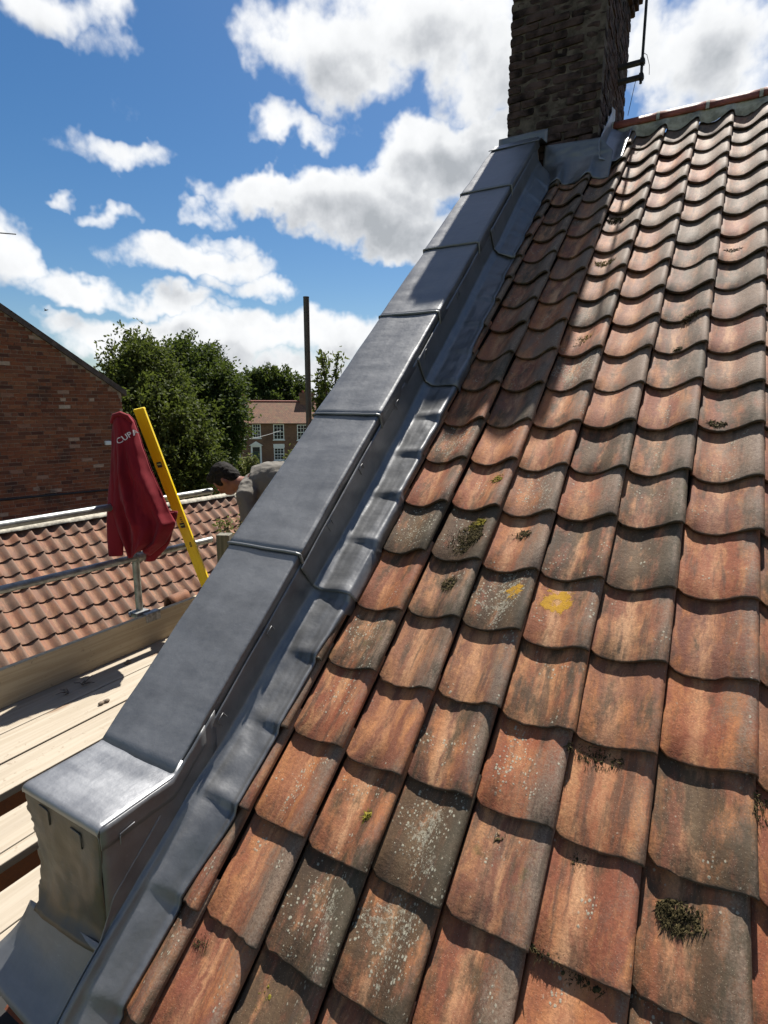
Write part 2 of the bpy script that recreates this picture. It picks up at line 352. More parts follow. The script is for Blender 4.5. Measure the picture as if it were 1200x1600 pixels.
def wood_material(name, col, dark, rough=0.75, axis=1):
    m, n, p = mat(name)
    co, rnd, v = obj_vec(n)
    st = [38, 38, 38]; st[axis] = 1.6
    g1 = n.noise(n.v('MULTIPLY', v, tuple(st)), 1.0, 6, 0.6, 0.6)
    st2 = [9, 9, 9]; st2[axis] = 1.0
    g2 = n.noise(n.v('MULTIPLY', v, tuple(st2)), 1.0, 4, 0.6)
    c = n.mix(n.rng(g1, 0.36, 0.66), dark, col)
    c = n.mix(n.m('MULTIPLY', n.rng(g2, 0.45, 0.75), 0.4), c, tuple(q * 0.72 for q in col))
    c = n.mix(n.m('MULTIPLY', rnd, 0.22), c, dark)
    kn = n.vor(n.v('MULTIPLY', v, tuple(5.0 if i != axis else 1.7 for i in range(3))), 1.0)
    c = n.mix(n.m('MULTIPLY', n.rng(kn.outputs['Distance'], 0.16, 0.07), 0.65), c, (0.16, 0.09, 0.045))
    sp = n.rng(n.noise(n.v('ADD', v, (2, 5, 1)), 32.0, 4, 0.7), 0.60, 0.72)
    c = n.mix(n.m('MULTIPLY', sp, 0.6), c, (0.16, 0.12, 0.08))
    n.put(p.inputs['Base Color'], c); p.inputs['Roughness'].default_value = rough
    n.put(p.inputs['Normal'], n.bump(g1, 0.35, 0.004))
    return m
M_BOARD = wood_material('scaffold_board', (0.335, 0.29, 0.228), (0.27, 0.228, 0.17))
M_TOE = wood_material('toe_board', (0.44, 0.37, 0.25), (0.34, 0.275, 0.175))
M_POST = wood_material('grey_timber', (0.17, 0.16, 0.12), (0.08, 0.075, 0.055), axis=2)
M_POLE = wood_material('dark_timber', (0.10, 0.09, 0.07), (0.05, 0.042, 0.034), axis=2)
M_GALV = simple('galvanised_steel', (0.26, 0.27, 0.255), 0.42, 0.65, 0.35, 14, 0.2, 90)
M_COUP = simple('coupler_steel', (0.25, 0.25, 0.24), 0.5, 0.6, 0.4, 30, 0.2, 90)
M_BRICKC = simple('sooty_brick', (0.046, 0.030, 0.027), 0.92, 0, 0.85, 7, 0.8, 60, spec=0.15)
M_MORTC = simple('sooty_mortar', (0.085, 0.068, 0.055), 0.95, 0, 0.5, 14, 0.9, 60, spec=0.15)
def brick_material(name, stops):
    m, n, p = mat(name)
    pos = n.new('ShaderNodeNewGeometry').outputs['Position']
    isl = n.new('ShaderNodeNewGeometry').outputs['Random Per Island']; rnd = n.new('ShaderNodeObjectInfo').outputs['Random']
    r = n.m('FRACT', n.m('ADD', n.m('MULTIPLY', isl, 7.13), n.m('MULTIPLY', rnd, 5.7)))
    c = n.ramp(r, stops)
    big = n.rng(n.noise(pos, 1.3, 5, 0.65), 0.55, 0.70)
    c = n.mix(n.m('MULTIPLY', big, 0.72), c, (0.035, 0.026, 0.022))
    f = n.noise(pos, 40.0, 5, 0.7)
    c = n.mix(n.m('MULTIPLY', n.rng(f, 0.40, 0.72), 0.45), c, (0.07, 0.045, 0.034))
    n.put(p.inputs['Base Color'], c); p.inputs['Roughness'].default_value = 0.9
    p.inputs['Specular IOR Level'].default_value = 0.2
    n.put(p.inputs['Normal'], n.bump(f, 0.6, 0.006))
    return m
M_BRICKG = brick_material('red_brick', [(0, (0.17, 0.05, 0.025)), (0.25, (0.26, 0.085, 0.038)), (0.45, (0.09, 0.034, 0.023)), (0.65, (0.29, 0.108, 0.05)), (0.85, (0.18, 0.063, 0.034)), (0.96, (0.24, 0.086, 0.045)), (1.0, (0.50, 0.36, 0.26))])
M_MORTG = simple('brown_mortar', (0.30, 0.22, 0.16), 0.95, 0, 0.3, 10, spec=0.2)
M_MORTR = simple('ridge_mortar', (0.33, 0.305, 0.25), 0.95, 0, 0.35, 16, 0.7, 60, spec=0.2)
M_RIDGE = simple('ridge_clay', (0.22, 0.062, 0.04), 0.6, 0, 0.3, 12, 0.3, 80)
M_DECK = simple('underlay', (0.05, 0.035, 0.03), 0.9)
M_IRON = simple('black_iron', (0.03, 0.03, 0.032), 0.6, 0.4)
M_WHITE = simple('white_paint', (0.72, 0.72, 0.68), 0.5, 0, 0.08)
M_MOSS = simple('dry_moss', (0.050, 0.040, 0.018), 0.95, 0, 0.6, 40, spec=0.1)
M_MOSSY = simple('yellow_moss', (0.15, 0.125, 0.02), 0.95, 0, 0.5, 40, spec=0.1)
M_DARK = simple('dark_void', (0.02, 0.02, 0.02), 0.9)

# ------------------------------------------------------------------ setting
def ground_mat():
    m, n, p = mat('ground_grass')
    pos = n.new('ShaderNodeNewGeometry').outputs['Position']
    f = n.noise(pos, 0.35, 6, 0.65); g2 = n.noise(pos, 6.0, 5, 0.7)
    c = n.mix(n.rng(g2, 0.3, 0.7), (0.035, 0.055, 0.018), (0.075, 0.095, 0.03))
    c = n.mix(n.rng(f, 0.52, 0.62), c, (0.14, 0.12, 0.09))
    n.put(p.inputs['Base Color'], c); p.inputs['Roughness'].default_value = 0.95
    return m
gm = MB().grid(lambda a, b: Vector((-900 + 1800 * a, -900 + 1800 * b, GROUND)), 2, 2, False).build('ground', ground_mat()); tag(gm, kind='structure')
rc = far(360, 740, 52); rdir = Vector((math.cos(R_(41)), math.sin(R_(41)), 0)); rn = Vector((-rdir.y, rdir.x, 0))
rc.z = GROUND + 0.004
rd = MB().add([rc - rdir * 90 - rn * 3.5, rc + rdir * 90 - rn * 3.5, rc + rdir * 90 + rn * 3.5, rc - rdir * 90 + rn * 3.5], [(0, 1, 2, 3)]).build('road', simple('asphalt', (0.055, 0.055, 0.056), 0.9, 0, 0.2, 20)); tag(rd, kind='structure')

# ------------------------------------------------------------------ pantiles
PROF = [(-0.05, -0.046), (0.0, -0.038), (0.08, -0.0435), (0.18, -0.050), (0.30, -0.054), (0.42, -0.052), (0.54, -0.042), (0.66, -0.0265), (0.77, -0.0120), (0.86, -0.003), (0.92, 0.0), (0.965, -0.0025), (1.0, -0.0115)]
PROF = [(a_, b_ * 1.16) for a_, b_ in PROF]
def prof(s):
    if s <= PROF[0][0]: return PROF[0][1]
    for (a, za), (b, zb) in zip(PROF, PROF[1:]):
        if s <= b:
            t = (s - a) / (b - a); t = t * t * (3 - 2 * t) * 0.35 + t * 0.65
            return za + (zb - za) * t
    return PROF[-1][1]
STEP, TT, TL = 0.0200, 0.0125, 0.345
def pantile_mesh(name, material, seed, w=W, ga=GA, tl=TL, ny=3):
    rnd = random.Random(seed); k = w / W
    warp = [rnd.uniform(-0.003, 0.003) for _ in range(4)]
    chips = [(rnd.random(), rnd.uniform(0.02, 0.06), rnd.uniform(0.003, 0.010)) for _ in range(rnd.choice((0, 1, 2, 3)))]
    top, bot = [], []
    vr = [0.0, 0.012] + [k_ / ny for k_ in range(1, ny + 1)]; ny = len(vr) - 1
    for j in range(ny + 1):
        for i, (s, zp) in enumerate(PROF):
            y0 = 0.0
            if s < 0.13: y0 += 0.017 * ((0.13 - s) / 0.13) ** 2
            y0 += rnd.uniform(-0.0018, 0.0018) + warp[3] * s
            for (cs, cw, cd) in chips: y0 += cd * math.exp(-((s - cs) / cw) ** 2)
            yy = y0 + (tl - y0) * vr[j]
            z = zp * k - yy / ga * STEP + warp[0] * math.sin(s * 3 + 1) + warp[1] * vr[j] + rnd.uniform(-0.0007, 0.0007)
            xx = s * w + (warp[2] * (1 - vr[j]))
            if s > 0.85: z -= 0.005 * vr[j]
            if s > 0.9: xx -= 0.006 * vr[j]
            ed = 0.0018 if j == 0 else 0.0
            top.append(Vector((xx, yy, z - ed))); bot.append(Vector((xx, yy + 0.002, z - TT)))
    nx = len(PROF); mb = MB(); V = top + bot; o = len(top); fs = []; sm = []
    for j in range(ny):
        for i in range(nx - 1):
            a = j * nx + i
            fs.append((a, a + 1, a + nx + 1, a + nx)); sm.append(True)
    for j in range(ny):
        for i in range(nx - 1):
            a = o + j * nx + i
            fs.append((a, a + nx, a + nx + 1, a + 1)); sm.append(True)
    for i in range(nx - 1): fs.append((i, o + i, o + i + 1, i + 1)); sm.append(False)
    for j in range(ny):
        a = j * nx + nx - 1; fs.append((a, o + a, o + a + nx, a + nx)); sm.append(False)
        a = j * nx; fs.append((a + nx, o + a + nx, o + a, a)); sm.append(False)
    mb.v = [tuple(q) for q in V]; mb.f = fs; mb.smooth = sm
    return mb.mesh(name, material)

cottage = tag(empty('cottage', (0, 0, GROUND)), 'brick cottage with weathered red pantile roof, lead covered parapet and dark chimney', 'house')
cottage_z = Matrix.Translation((0, 0, -GROUND))
def under(o, parent):            # keep world coordinates under an empty that stands on the ground
    o.parent = parent
    if parent is cottage: o.matrix_parent_inverse = cottage_z
    return o
X_R, U_E, U_T = 1.76, -0.62, 5.66
# body of the house below the roof and its far slope
hb = MB()
yr = 4.42; zr = yr * math.tan(TH); ye = U_E * U.y + 0.12
hb.box((-0.74, ye, GROUND), (6.0, 2 * yr - ye, ye * math.tan(TH) - 0.12))
hb.add([(-0.735, ye, ye * math.tan(TH) - 0.125), (-0.735, 2 * yr - ye, ye * math.tan(TH) - 0.125), (-0.735, yr, zr - 0.14), (-0.42, ye, ye * math.tan(TH) - 0.125), (-0.42, 2 * yr - ye, ye * math.tan(TH) - 0.125), (-0.42, yr, zr - 0.14)], [(0, 2, 1), (3, 4, 5), (0, 3, 5, 2), (1, 2, 5, 4)])
under(hb.build('wall', M_BRICKG), cottage)
rb = MB()
rb.add([rp(-0.42, U_E, -0.12), rp(6.0, U_E, -0.12), rp(6.0, U_T + 0.06, -0.12), rp(-0.42, U_T + 0.06, -0.12)], [(0, 1, 2, 3)])
e1, e2 = rp(-0.42, U_T + 0.06, -0.12), rp(6.0, U_T + 0.06, -0.12)
rb.add([e1, e2, Vector((6.0, 2 * yr - ye, ye * math.tan(TH) - 0.1)), Vector((-0.42, 2 * yr - ye, ye * math.tan(TH) - 0.1))], [(0, 1, 2, 3)])
roof = under(rb.build('roof', M_DECK), cottage)
tile_meshes = [pantile_mesh('pantile', M_TILE, s) for s in range(14)]
SPECIAL = {  # (column, row): dark, crust, gold size, gold x, gold y
 (2, 4): dict(crust=0.8, dark=0.7, yellow=0.030, gold_x=0.150, gold_y=0.165), (3, 4): dict(yellow=0.052, gold_x=0.075, gold_y=0.185, crust=0.1, dark=-0.3, grey=0.0),
 (2, 1): dict(crust=0.62, dark=0.45), (1, 0): dict(crust=0.5, dark=0.5), (2, 0): dict(crust=0.6, dark=0.35), (1, 5): dict(dark=0.9, crust=0.45),
 (1, 4): dict(dark=0.6), (0, 5): dict(crust=0.55, dark=0.7), (1, -1): dict(dark=0.8), (3, 7): dict(dark=0.3), (2, 6): dict(crust=0.5, dark=0.3),
 (2, 9): dict(crust=0.8, dark=0.5), (0, 3): dict(dark=0.45, crust=0.2), (0, 4): dict(dark=0.35), (3, 2): dict(dark=0.2), (0, 7): dict(crust=0.5, dark=0.4), (4, 12): dict(dark=0.5)}
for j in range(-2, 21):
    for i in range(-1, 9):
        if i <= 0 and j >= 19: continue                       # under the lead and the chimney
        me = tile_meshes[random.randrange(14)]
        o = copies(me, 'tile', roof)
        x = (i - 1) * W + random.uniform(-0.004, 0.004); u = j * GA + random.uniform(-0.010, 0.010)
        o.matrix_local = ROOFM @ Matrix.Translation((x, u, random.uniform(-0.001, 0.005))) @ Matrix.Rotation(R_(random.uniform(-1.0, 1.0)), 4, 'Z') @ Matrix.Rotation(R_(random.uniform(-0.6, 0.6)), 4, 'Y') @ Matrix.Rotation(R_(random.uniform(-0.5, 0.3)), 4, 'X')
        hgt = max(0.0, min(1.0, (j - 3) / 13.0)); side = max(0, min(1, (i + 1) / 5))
        d = dict(grey=hgt * (0.35 + 0.5 * side) * random.uniform(0.6, 1.15), crust=max(0.0, random.gauss(-0.05, 0.18)), dark=max(-0.2, random.gauss(0.05, 0.2)), yellow=0.0, gold_x=0.0, gold_y=0.0)  # greyer towards the upper right: lichen plus painted sun glare
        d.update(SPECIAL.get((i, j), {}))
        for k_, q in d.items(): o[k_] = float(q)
# ridge: half round tiles bedded in mortar
def ridge_fn(x0, x1, r, zc, yc):
    def f(a, b):
        w = R_(200) * b - R_(10)
        return Vector((x0 + (x1 - x0) * a, yc - r * math.cos(w), zc + r * 0.72 * math.sin(w)))
    return f
rz = zr - 0.085
xs = [0.03 + 0.335 * k for k in range(7)]
for a, b in zip(xs, xs[1:]):
    dz = random.uniform(-0.004, 0.004)
    MB().grid(ridge_fn(a + 0.010, b - 0.010, 0.100, rz + 0.035 + dz, yr), 4, 12).build('ridge_tile', M_RIDGE, roof, solid=0.016, off=-1)
mb = MB()
def mortar_fn(a, b):
    x = 0.02 + 2.03 * a; s = (x / W) % 1.0
    lo = prof(s) - 0.005
    u = U_T - 0.105 + 0.08 * b
    n = lo + (0.012 - lo) * b ** 0.7 + 0.006 * noise.noise(Vector((x * 30, b * 7, 1)))
    return rp(x, u + 0.02 * noise.noise(Vector((x * 9, 2, 3))) * (1 - b), n)
mb.grid(mortar_fn, 180, 6)
for q in xs: mb.grid(ridge_fn(q - 0.012, q + 0.012, 0.104, rz + 0.033, yr), 2, 10)
mb.build('mortar_bed', M_MORTR, roof)

# ------------------------------------------------------------------ parapet with lead coping
PX0, PX1 = -0.752, -0.402
def ptop(u): return 0.163 + 0.0152 * u
par = MB()
K_Y0, K_Y1, K_Z = -0.145, 0.094, 0.296
par.add([rp(PX0 + 0.012, 0.1, -0.16), rp(PX1 - 0.012, 0.1, -0.16), rp(PX1 - 0.012, 5.06, -0.16), rp(PX0 + 0.012, 5.06, -0.16),
         rp(PX0 + 0.012, 0.16, ptop(.16) - 0.012), rp(PX1 - 0.012, 0.16, ptop(.16) - 0.012), rp(PX1 - 0.012, 5.06, ptop(5.06) - 0.012), rp(PX0 + 0.012, 5.06, ptop(5.06) - 0.012)],
        [(0, 3, 2, 1), (4, 5, 6, 7), (0, 1, 5, 4), (1, 2, 6, 5), (2, 3, 7, 6), (3, 0, 4, 7)])
par.box((PX0 + 0.014, K_Y0 + 0.012, -0.5), (PX1 - 0.008, K_Y1 + 0.3, K_Z - 0.012))
parapet = under(par.build('parapet', M_MORTG), cottage)
def cop_section(dropl, dropr, r=0.007):
    pts = [(PX0, -dropl), (PX0, -r)]
    for k in range(1, 4): w = math.pi / 2 * k / 4; pts.append((PX0 + r * (1 - math.cos(w)), -r * (1 - math.sin(w))))
    for k in range(0, 7): pts.append((PX0 + r + (PX1 - PX0 - 2 * r) * k / 6, 0))
    for k in range(1, 4): w = math.pi / 2 * k / 4; pts.append((PX1 - r + r * math.sin(w), -r * (1 - math.cos(w))))
    pts += [(PX1, -r), (PX1, -dropr)]
    return pts
laps = [0.24, 1.09, 1.885, 2.715, 3.455, 4.23, 5.04]
def coping_fn(u0, u1, lift0, lift1, seed):
    sec = cop_section(0.062, 0.066); ns = len(sec) - 1
    def f(a, b):
        x, dz = sec[round(a * ns)]
        u = u0 + (u1 - u0) * b
        l = lift0 + (lift1 - lift0) * b
        w = noise.noise(Vector((x * 5, u * 3.2, seed))) * 0.0045 + noise.noise(Vector((x * 11, u * 9, seed + 4))) * 0.0022
        ox = noise.noise(Vector((u * 4, seed, dz * 9))) * 0.003 + (l if x > PX1 - 0.002 else -l if x < PX0 + 0.002 else 0)
        return rp(x + ox, u + (0.004 * noise.noise(Vector((x * 8, seed, 1))) if b < 0.01 else 0), ptop(u) + dz + l + w)
    return f, ns
for k in range(6):
    u0, u1 = laps[k], laps[k + 1]
    fn, ns = coping_fn(u0 if k else 0.10, u1 + 0.03, 0.008 if k else 0.002, 0.001, k * 3.1)
    if k == 0:
        fn0 = fn
        fn, ns = coping_fn(0.262, u1 + 0.03, 0.0, 0.001, 0.0)
    MB().grid(fn, ns, 22).build('coping_sheet', M_LEAD, parapet, solid=0.004, off=0)
    if k:   # rolled lower edge of each upper sheet
        pts = []
        for x, dz in cop_section(0.062, 0.066):
            o_ = 0.010 if x > PX1 - 0.002 else -0.010 if x < PX0 + 0.002 else 0
            pts.append(rp(x + o_, u0 + 0.006 + 0.004 * noise.noise(Vector((x * 8, k * 3.1, 1))) - (0.02 if dz < -0.05 else 0), ptop(u0) + dz + 0.009))
        MB().tube(pts, 0.0058, 8).build('welt', M_LEAD, parapet)
# side flashing and cover flashing dressed over the first tile roll
EDGE = [(-0.62, -0.318), (-0.28, -0.302), (-0.02, -0.297), (0.255, -0.250), (0.76, -0.238), (1.07, -0.218), (1.67, -0.226), (2.37, -0.222), (3.0, -0.246), (3.7, -0.272), (4.5, -0.285), (5.0, -0.294)]
CREA = [(-0.62, 0.02), (-0.2, 0.045), (0.1, 0.03), (0.6, -0.01), (1.07, -0.024), (1.7, -0.036), (2.6, -0.016), (3.7, 0.012), (4.6, 0.05), (5.0, 0.06)]
def lerp(tab, u):
    if u <= tab[0][0]: return tab[0][1]
    for (a, p_), (b, q) in zip(tab, tab[1:]):
        if u <= b:
            t = (u - a) / (b - a); t = t * t * (3 - 2 * t); return p_ + (q - p_) * t
    return tab[-1][1]
def tile_top(x, u):
    s = (x / W) % 1.0
    fr = (u / GA) % 1.0
    k = -fr * STEP
    if fr > 0.93: k = -STEP + (fr - 0.93) / 0.07 * STEP        # soft step at each tail
    return prof(s) + k
def cover_fn(u0, u1, lift0, seed, top=True):
    def f(a, b):
        u = u0 + (u1 - u0) * b
        l = lift0 * (1 - b) + 0.001
        ex = lerp(EDGE, u); cr = lerp(CREA, u)
        # a: 0..0.32 upstand, 0.32..1 across
        if a < 0.32:
            t = a / 0.32
            n0 = ptop(u) - 0.035
            if u < -0.06: n0 = n0 + (cr + 0.036 - n0) * min(1.0, (-0.06 - u) / 0.10)
            n = n0 + (cr + 0.030 - n0) * t
            x = PX1 + 0.004 + l + 0.004 * noise.noise(Vector((u * 5, n * 9, seed)))
            if t > 0.8: x += 0.010 * ((t - 0.8) / 0.2) ** 2
            return rp(x, u, n)
        t = (a - 0.32) / 0.68
        x = PX1 + 0.014 + l + (ex - PX1 - 0.014) * t
        tt = tile_top(x, u) + 0.010
        bul = (cr + 0.012) * (1 - t) ** 1.0 + tt * t ** 1.0
        bul += 0.022 * math.sin(math.pi * min(1, t * 1.2)) * (0.8 + 0.5 * noise.noise(Vector((u * 2.3, seed, 0))))
        fr = (u / GA) % 1.0
        amp = 0.65 + 0.7 * noise.noise(Vector((math.floor(u / GA + 0.5) * 1.7, seed, 4)))
        bul += amp * (0.005 * math.exp(-((fr - 0.08) / 0.07) ** 2) * math.sin(math.pi * t) - 0.006 * math.exp(-((fr - 0.97) / 0.035) ** 2) * (0.25 + 0.75 * t))
        if t < 0.18: bul += 0.022 * ((0.18 - t) / 0.18) ** 2
        bul += 0.0035 * noise.noise(Vector((x * 22, u * 14, seed)))
        n = max(bul, tt - 0.003) if t > 0.75 else bul
        if t > 0.97: n = tt - 0.006
        return rp(x, u, n + l)
    return f
for k, (a, b) in enumerate([(-0.36, 1.10), (1.06, 2.40), (2.36, 3.73), (3.69, 4.98)]):
    MB().grid(cover_fn(a, b, 0.008 if k else 0.0, k * 5.3), 34, int((b - a) * 75)).build('cover_flashing', M_LEAD, parapet, solid=0.003, off=0)
def clip(u, seed):
    mb = MB(); n0 = ptop(u) - 0.066; x = PX1 + 0.013
    q = [rp(x, u - 0.016, n0 - 0.020), rp(x, u - 0.016, n0 + 0.016), rp(x + 0.002, u + 0.016, n0 + 0.016), rp(x, u + 0.016, n0 - 0.012)]
    mb.tube(q, 0.0018, 6); mb.build('clip', M_LEAD, parapet)
for k, u in enumerate([0.47, 0.80, 1.30, 1.62, 2.05, 2.45, 3.0, 3.75]): clip(u, k)
# kneeler cap at the foot of the parapet
def cap_fn(a, b):
    x = PX0 + (PX1 + 0.008 - PX0) * a
    y = K_Y0 + (K_Y1 + 0.0 - K_Y0) * b * 1.0
    return Vector((x, y, K_Z + 0.002 * noise.noise(Vector((x * 9, y * 9, 2)))))
mb = MB(); r = 0.010
sect = [(K_Y0 - 0.006, K_Z - 0.022), (K_Y0 - 0.006, K_Z - r), (K_Y0 - 0.001, K_Z - 0.003), (K_Y0 + r, K_Z)] + [(K_Y0 + r + (K_Y1 - K_Y0 - 2 * r) * k / 5, K_Z) for k in range(1, 6)] + [(K_Y1, K_Z + 0.005), (K_Y1 + 0.02, K_Z + 0.02), (K_Y1 + 0.06, K_Z + 0.052), (K_Y1 + 0.118, K_Z + 0.099)]
sect = sect[:-4] + [(K_Y1 - 0.004, K_Z)]
for u_ in (0.272, 0.31): q0 = rp(0, u_, ptop(u_) - 0.004); sect.append((q0.y, q0.z))
xsn = [PX0 - 0.001, PX0 + 0.004] + [PX0 + 0.012 + (PX1 - 0.004 - PX0 - 0.012) * k / 6 for k in range(7)] + [PX1 + 0.006, PX1 + 0.010]
def capg(a, b):
    i = round(a * (len(xsn) - 1)); y, z = sect[round(b * (len(sect) - 1))]
    x = xsn[i]
    dz = (-0.005 if i in (0, len(xsn) - 1) else -0.0012 if i in (1, len(xsn) - 2) else 0)
    return Vector((x, y, z + dz + 0.0015 * noise.noise(Vector((x * 12, y * 12, 3)))))
mb.grid(capg, len(xsn) - 1, len(sect) - 1); mb.build('kneeler_cap', M_LEADN, parapet, solid=0.004, off=0)
mb = MB()   # lapped side skirt of the cap
def skirt(a, b):
    y = K_Y0 - 0.002 + (K_Y1 + 0.13 - K_Y0) * a
    zt = K_Z - 0.004 if y < K_Y1 else K_Z - 0.004 + (y - K_Y1) * math.tan(TH)
    return Vector((PX1 + 0.012 + 0.003 * noise.noise(Vector((y * 20, b, 2))), y, zt - 0.066 * b + 0.004 * noise.noise(Vector((y * 30, 7, b * 3))) * b))
mb.grid(skirt, 14, 4); mb.build('kneeler_skirt', M_LEAD, parapet, solid=0.004, off=0)
def kside(a, b):
    y = K_Y0 - 0.003 + 0.42 * a; zt = K_Z - 0.02 + max(0, (y - K_Y1)) * math.tan(TH)
    zb = -0.10 + max(0, y + 0.15) * math.tan(TH)
    return Vector((PX1 + 0.0055 + 0.003 * noise.noise(Vector((y * 9, b * 4, 5))), y, zb + (zt - zb) * (1 - b)))
MB().grid(kside, 16, 12).build('kneeler_side', M_LEAD, parapet, solid=0.003, off=0)
# dressed end of the kneeler, torn along its left edge, and the apron below it
def endf(a, b):
    z = K_Z - 0.012 + (-0.085 - K_Z + 0.012) * b
    xl = PX0 + 0.004 + (0.030 + 0.030 * noise.noise(Vector((z * 20, 3, 1))) + 0.016 * noise.noise(Vector((z * 60, 1, 5)))) * min(1, b * 5)
    xr = PX1 + 0.010 - 0.012 * b
    x = xl + (xr - xl) * a
    y = K_Y0 - 0.005 - 0.004 * b + (0.010 * noise.noise(Vector((x * 9, z * 7, 9))) + 0.004 * noise.noise(Vector((x * 26, z * 18, 2)))) * min(1, b * 2)
    if a > 0.9: y += 0.006 * ((a - 0.9) / 0.1) ** 2
    if b > 0.86: y -= 0.03 * ((b - 0.86) / 0.14) ** 2
    return Vector((x, y, z))
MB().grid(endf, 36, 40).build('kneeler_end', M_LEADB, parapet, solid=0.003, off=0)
mb = MB()
for k in range(2):
    xx = PX0 + 0.085 + 0.150 * k; zz_ = K_Z - 0.034 - 0.012 * k; y = K_Y0 - 0.012
    mb = MB().tube([(xx, y + 0.004, zz_), (xx + 0.040, y + 0.003, zz_ - 0.001), (xx + 0.045, y + 0.003, zz_ - 0.006), (xx + 0.046, y + 0.003, zz_ - 0.045), (xx + 0.044, y + 0.005, zz_ - 0.048)], 0.0022, 6)
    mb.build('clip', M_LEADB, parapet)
mb = MB().tube([(PX1 + 0.016, K_Y0 + 0.05, K_Z - 0.085), (PX1 + 0.018, K_Y0 + 0.05, K_Z - 0.052), (PX1 + 0.018, K_Y0 + 0.095, K_Z - 0.048)], 0.0018, 6); mb.build('clip', M_LEADN, parapet)
def apron(a, b):
    p0 = Vector((PX0 + 0.012, K_Y0 - 0.030, -0.080)); p1 = Vector((PX1 + 0.012, K_Y0 - 0.02, -0.062))
    q0_ = rp(-0.775, -0.385, 0.012); q1_ = rp(-0.455, -0.405, 0.012)
    s0 = p0 + (q0_ - p0) * b; s0.x -= 0.055 * math.sin(b * math.pi * 0.5) ** 2 * 0.9
    s1 = p1 + (q1_ - p1) * b
    q = s0 + (s1 - s0) * a
    q.z -= 0.018 * math.sin(math.pi * b); q.y += 0.012 * math.sin(math.pi * b)
    q += NN * (0.004 * noise.noise(q * 12))
    return q
MB().grid(apron, 14, 14).build('apron', M_LEAD, parapet, solid=0.004, off=0)
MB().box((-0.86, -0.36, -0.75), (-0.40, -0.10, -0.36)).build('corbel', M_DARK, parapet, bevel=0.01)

# ------------------------------------------------------------------ chimney
CX0, CX1, CY0, CY1 = -0.715, 0.004, 3.94, 5.08
chm = MB(); chm.box((CX0 + 0.010, CY0 + 0.006, 2.7), (CX1 - 0.006, CY1 - 0.010, 5.10))
chm.box((CX0 - 0.03, CY0 - 0.03, 5.085), (CX1 + 0.03, CY1 + 0.03, 5.235))
chimney = under(chm.build('chimney', M_MORTC), cottage)
def rough_brick(seed, l, d, h):
    bm = bmesh.new(); bmesh.ops.create_cube(bm, size=1)
    bmesh.ops.subdivide_edges(bm, edges=bm.edges[:], cuts=3, use_grid_fill=True)
    for v in bm.verts:
        q = Vector((v.co.x * l, v.co.y * d, v.co.z * h))
        e = noise.noise_vector(q * 22 + Vector((seed * 7.1, 0, 0))) * 0.007 + noise.noise_vector(q * 75 + Vector((seed * 3.3, 5, 0))) * 0.004
        k = sum(abs(abs(c_) - 0.5) < 1e-4 for c_ in v.co)
        v.co = q * (0.93 if k == 3 else 0.97 if k == 2 else 1) + e
    me = bpy.data.meshes.new('rough_brick'); bm.to_mesh(me); bm.free(); me.materials.append(M_BRICKC)
    return me
BR = [rough_brick(s, 0.218, 0.105, 0.052) for s in range(10)]
BH = [rough_brick(20 + s, 0.105, 0.105, 0.052) for s in range(5)]
zc = 3.10; row = 0; side_bricks = MB()
while zc < 5.25:
    ox = 0.0
    if zc > 4.76: ox = 0.024 + 0.026 * int((zc - 4.76) / 0.0588)
    ox = min(ox, 0.08)
    if zc > 5.10: ox = 0.05
    base_out = 0.024 if zc < 3.50 else 0.0
    x0, x1, y0, y1 = CX0 - ox, CX1 + ox, CY0 - ox - base_out, CY1 + ox
    def lay(n0, n1, put, front):
        p_ = n0 - (0.115 if (row + front) % 2 else 0.0)
        while p_ < n1 - 0.03:
            a = max(p_, n0); b = min(p_ + 0.218, n1)
            if b - a > 0.05: put((a + b) / 2, b - a)
            p_ += 0.231
    def place(loc, rotz, ln, visible):
        half = ln < 0.14
        m = Matrix.Translation(Vector(loc) + Vector((random.uniform(-.005, .005), random.uniform(-.008, .008), random.uniform(-.004, .004)))) @ Matrix.Rotation(rotz + R_(random.uniform(-1.5, 1.5)), 4, 'Z') @ Matrix.Diagonal(((ln / (0.105 if half else 0.218)) * random.uniform(0.97, 1.0), 1, random.uniform(0.92, 1.05), 1))
        if visible: copies(random.choice(BH if half else BR), 'brick', chimney, m)
        else: side_bricks.box((-(ln) / 2, -0.05, -0.026), (ln / 2, 0.05, 0.026), Matrix.Translation(Vector(loc)) @ Matrix.Rotation(rotz, 4, 'Z'), 0.003)
    if zc > 3.2 and zc < 5.1:
        lay(x0, x1, lambda c_, l: place((c_, y0 + 0.052, zc), 0, l, True), 0)
    if zc > 3.3:
        lay(y0 + 0.10, y1, lambda c_, l: place((x1 - 0.052, c_, zc), R_(90), l, zc > 3.45 + max(0, c_ - 4.45) * 0), 1)
    lay(x0, x1, lambda c_, l: place((c_, y1 - 0.052, zc), 0, l, False), 0)
    lay(y0 + 0.1, y1, lambda c_, l: place((x0 + 0.052, c_, zc), R_(90), l, False), 1)
    zc += 0.0588; row += 1
tag(side_bricks.build('brickwork', M_BRICKC, chimney), kind='stuff')
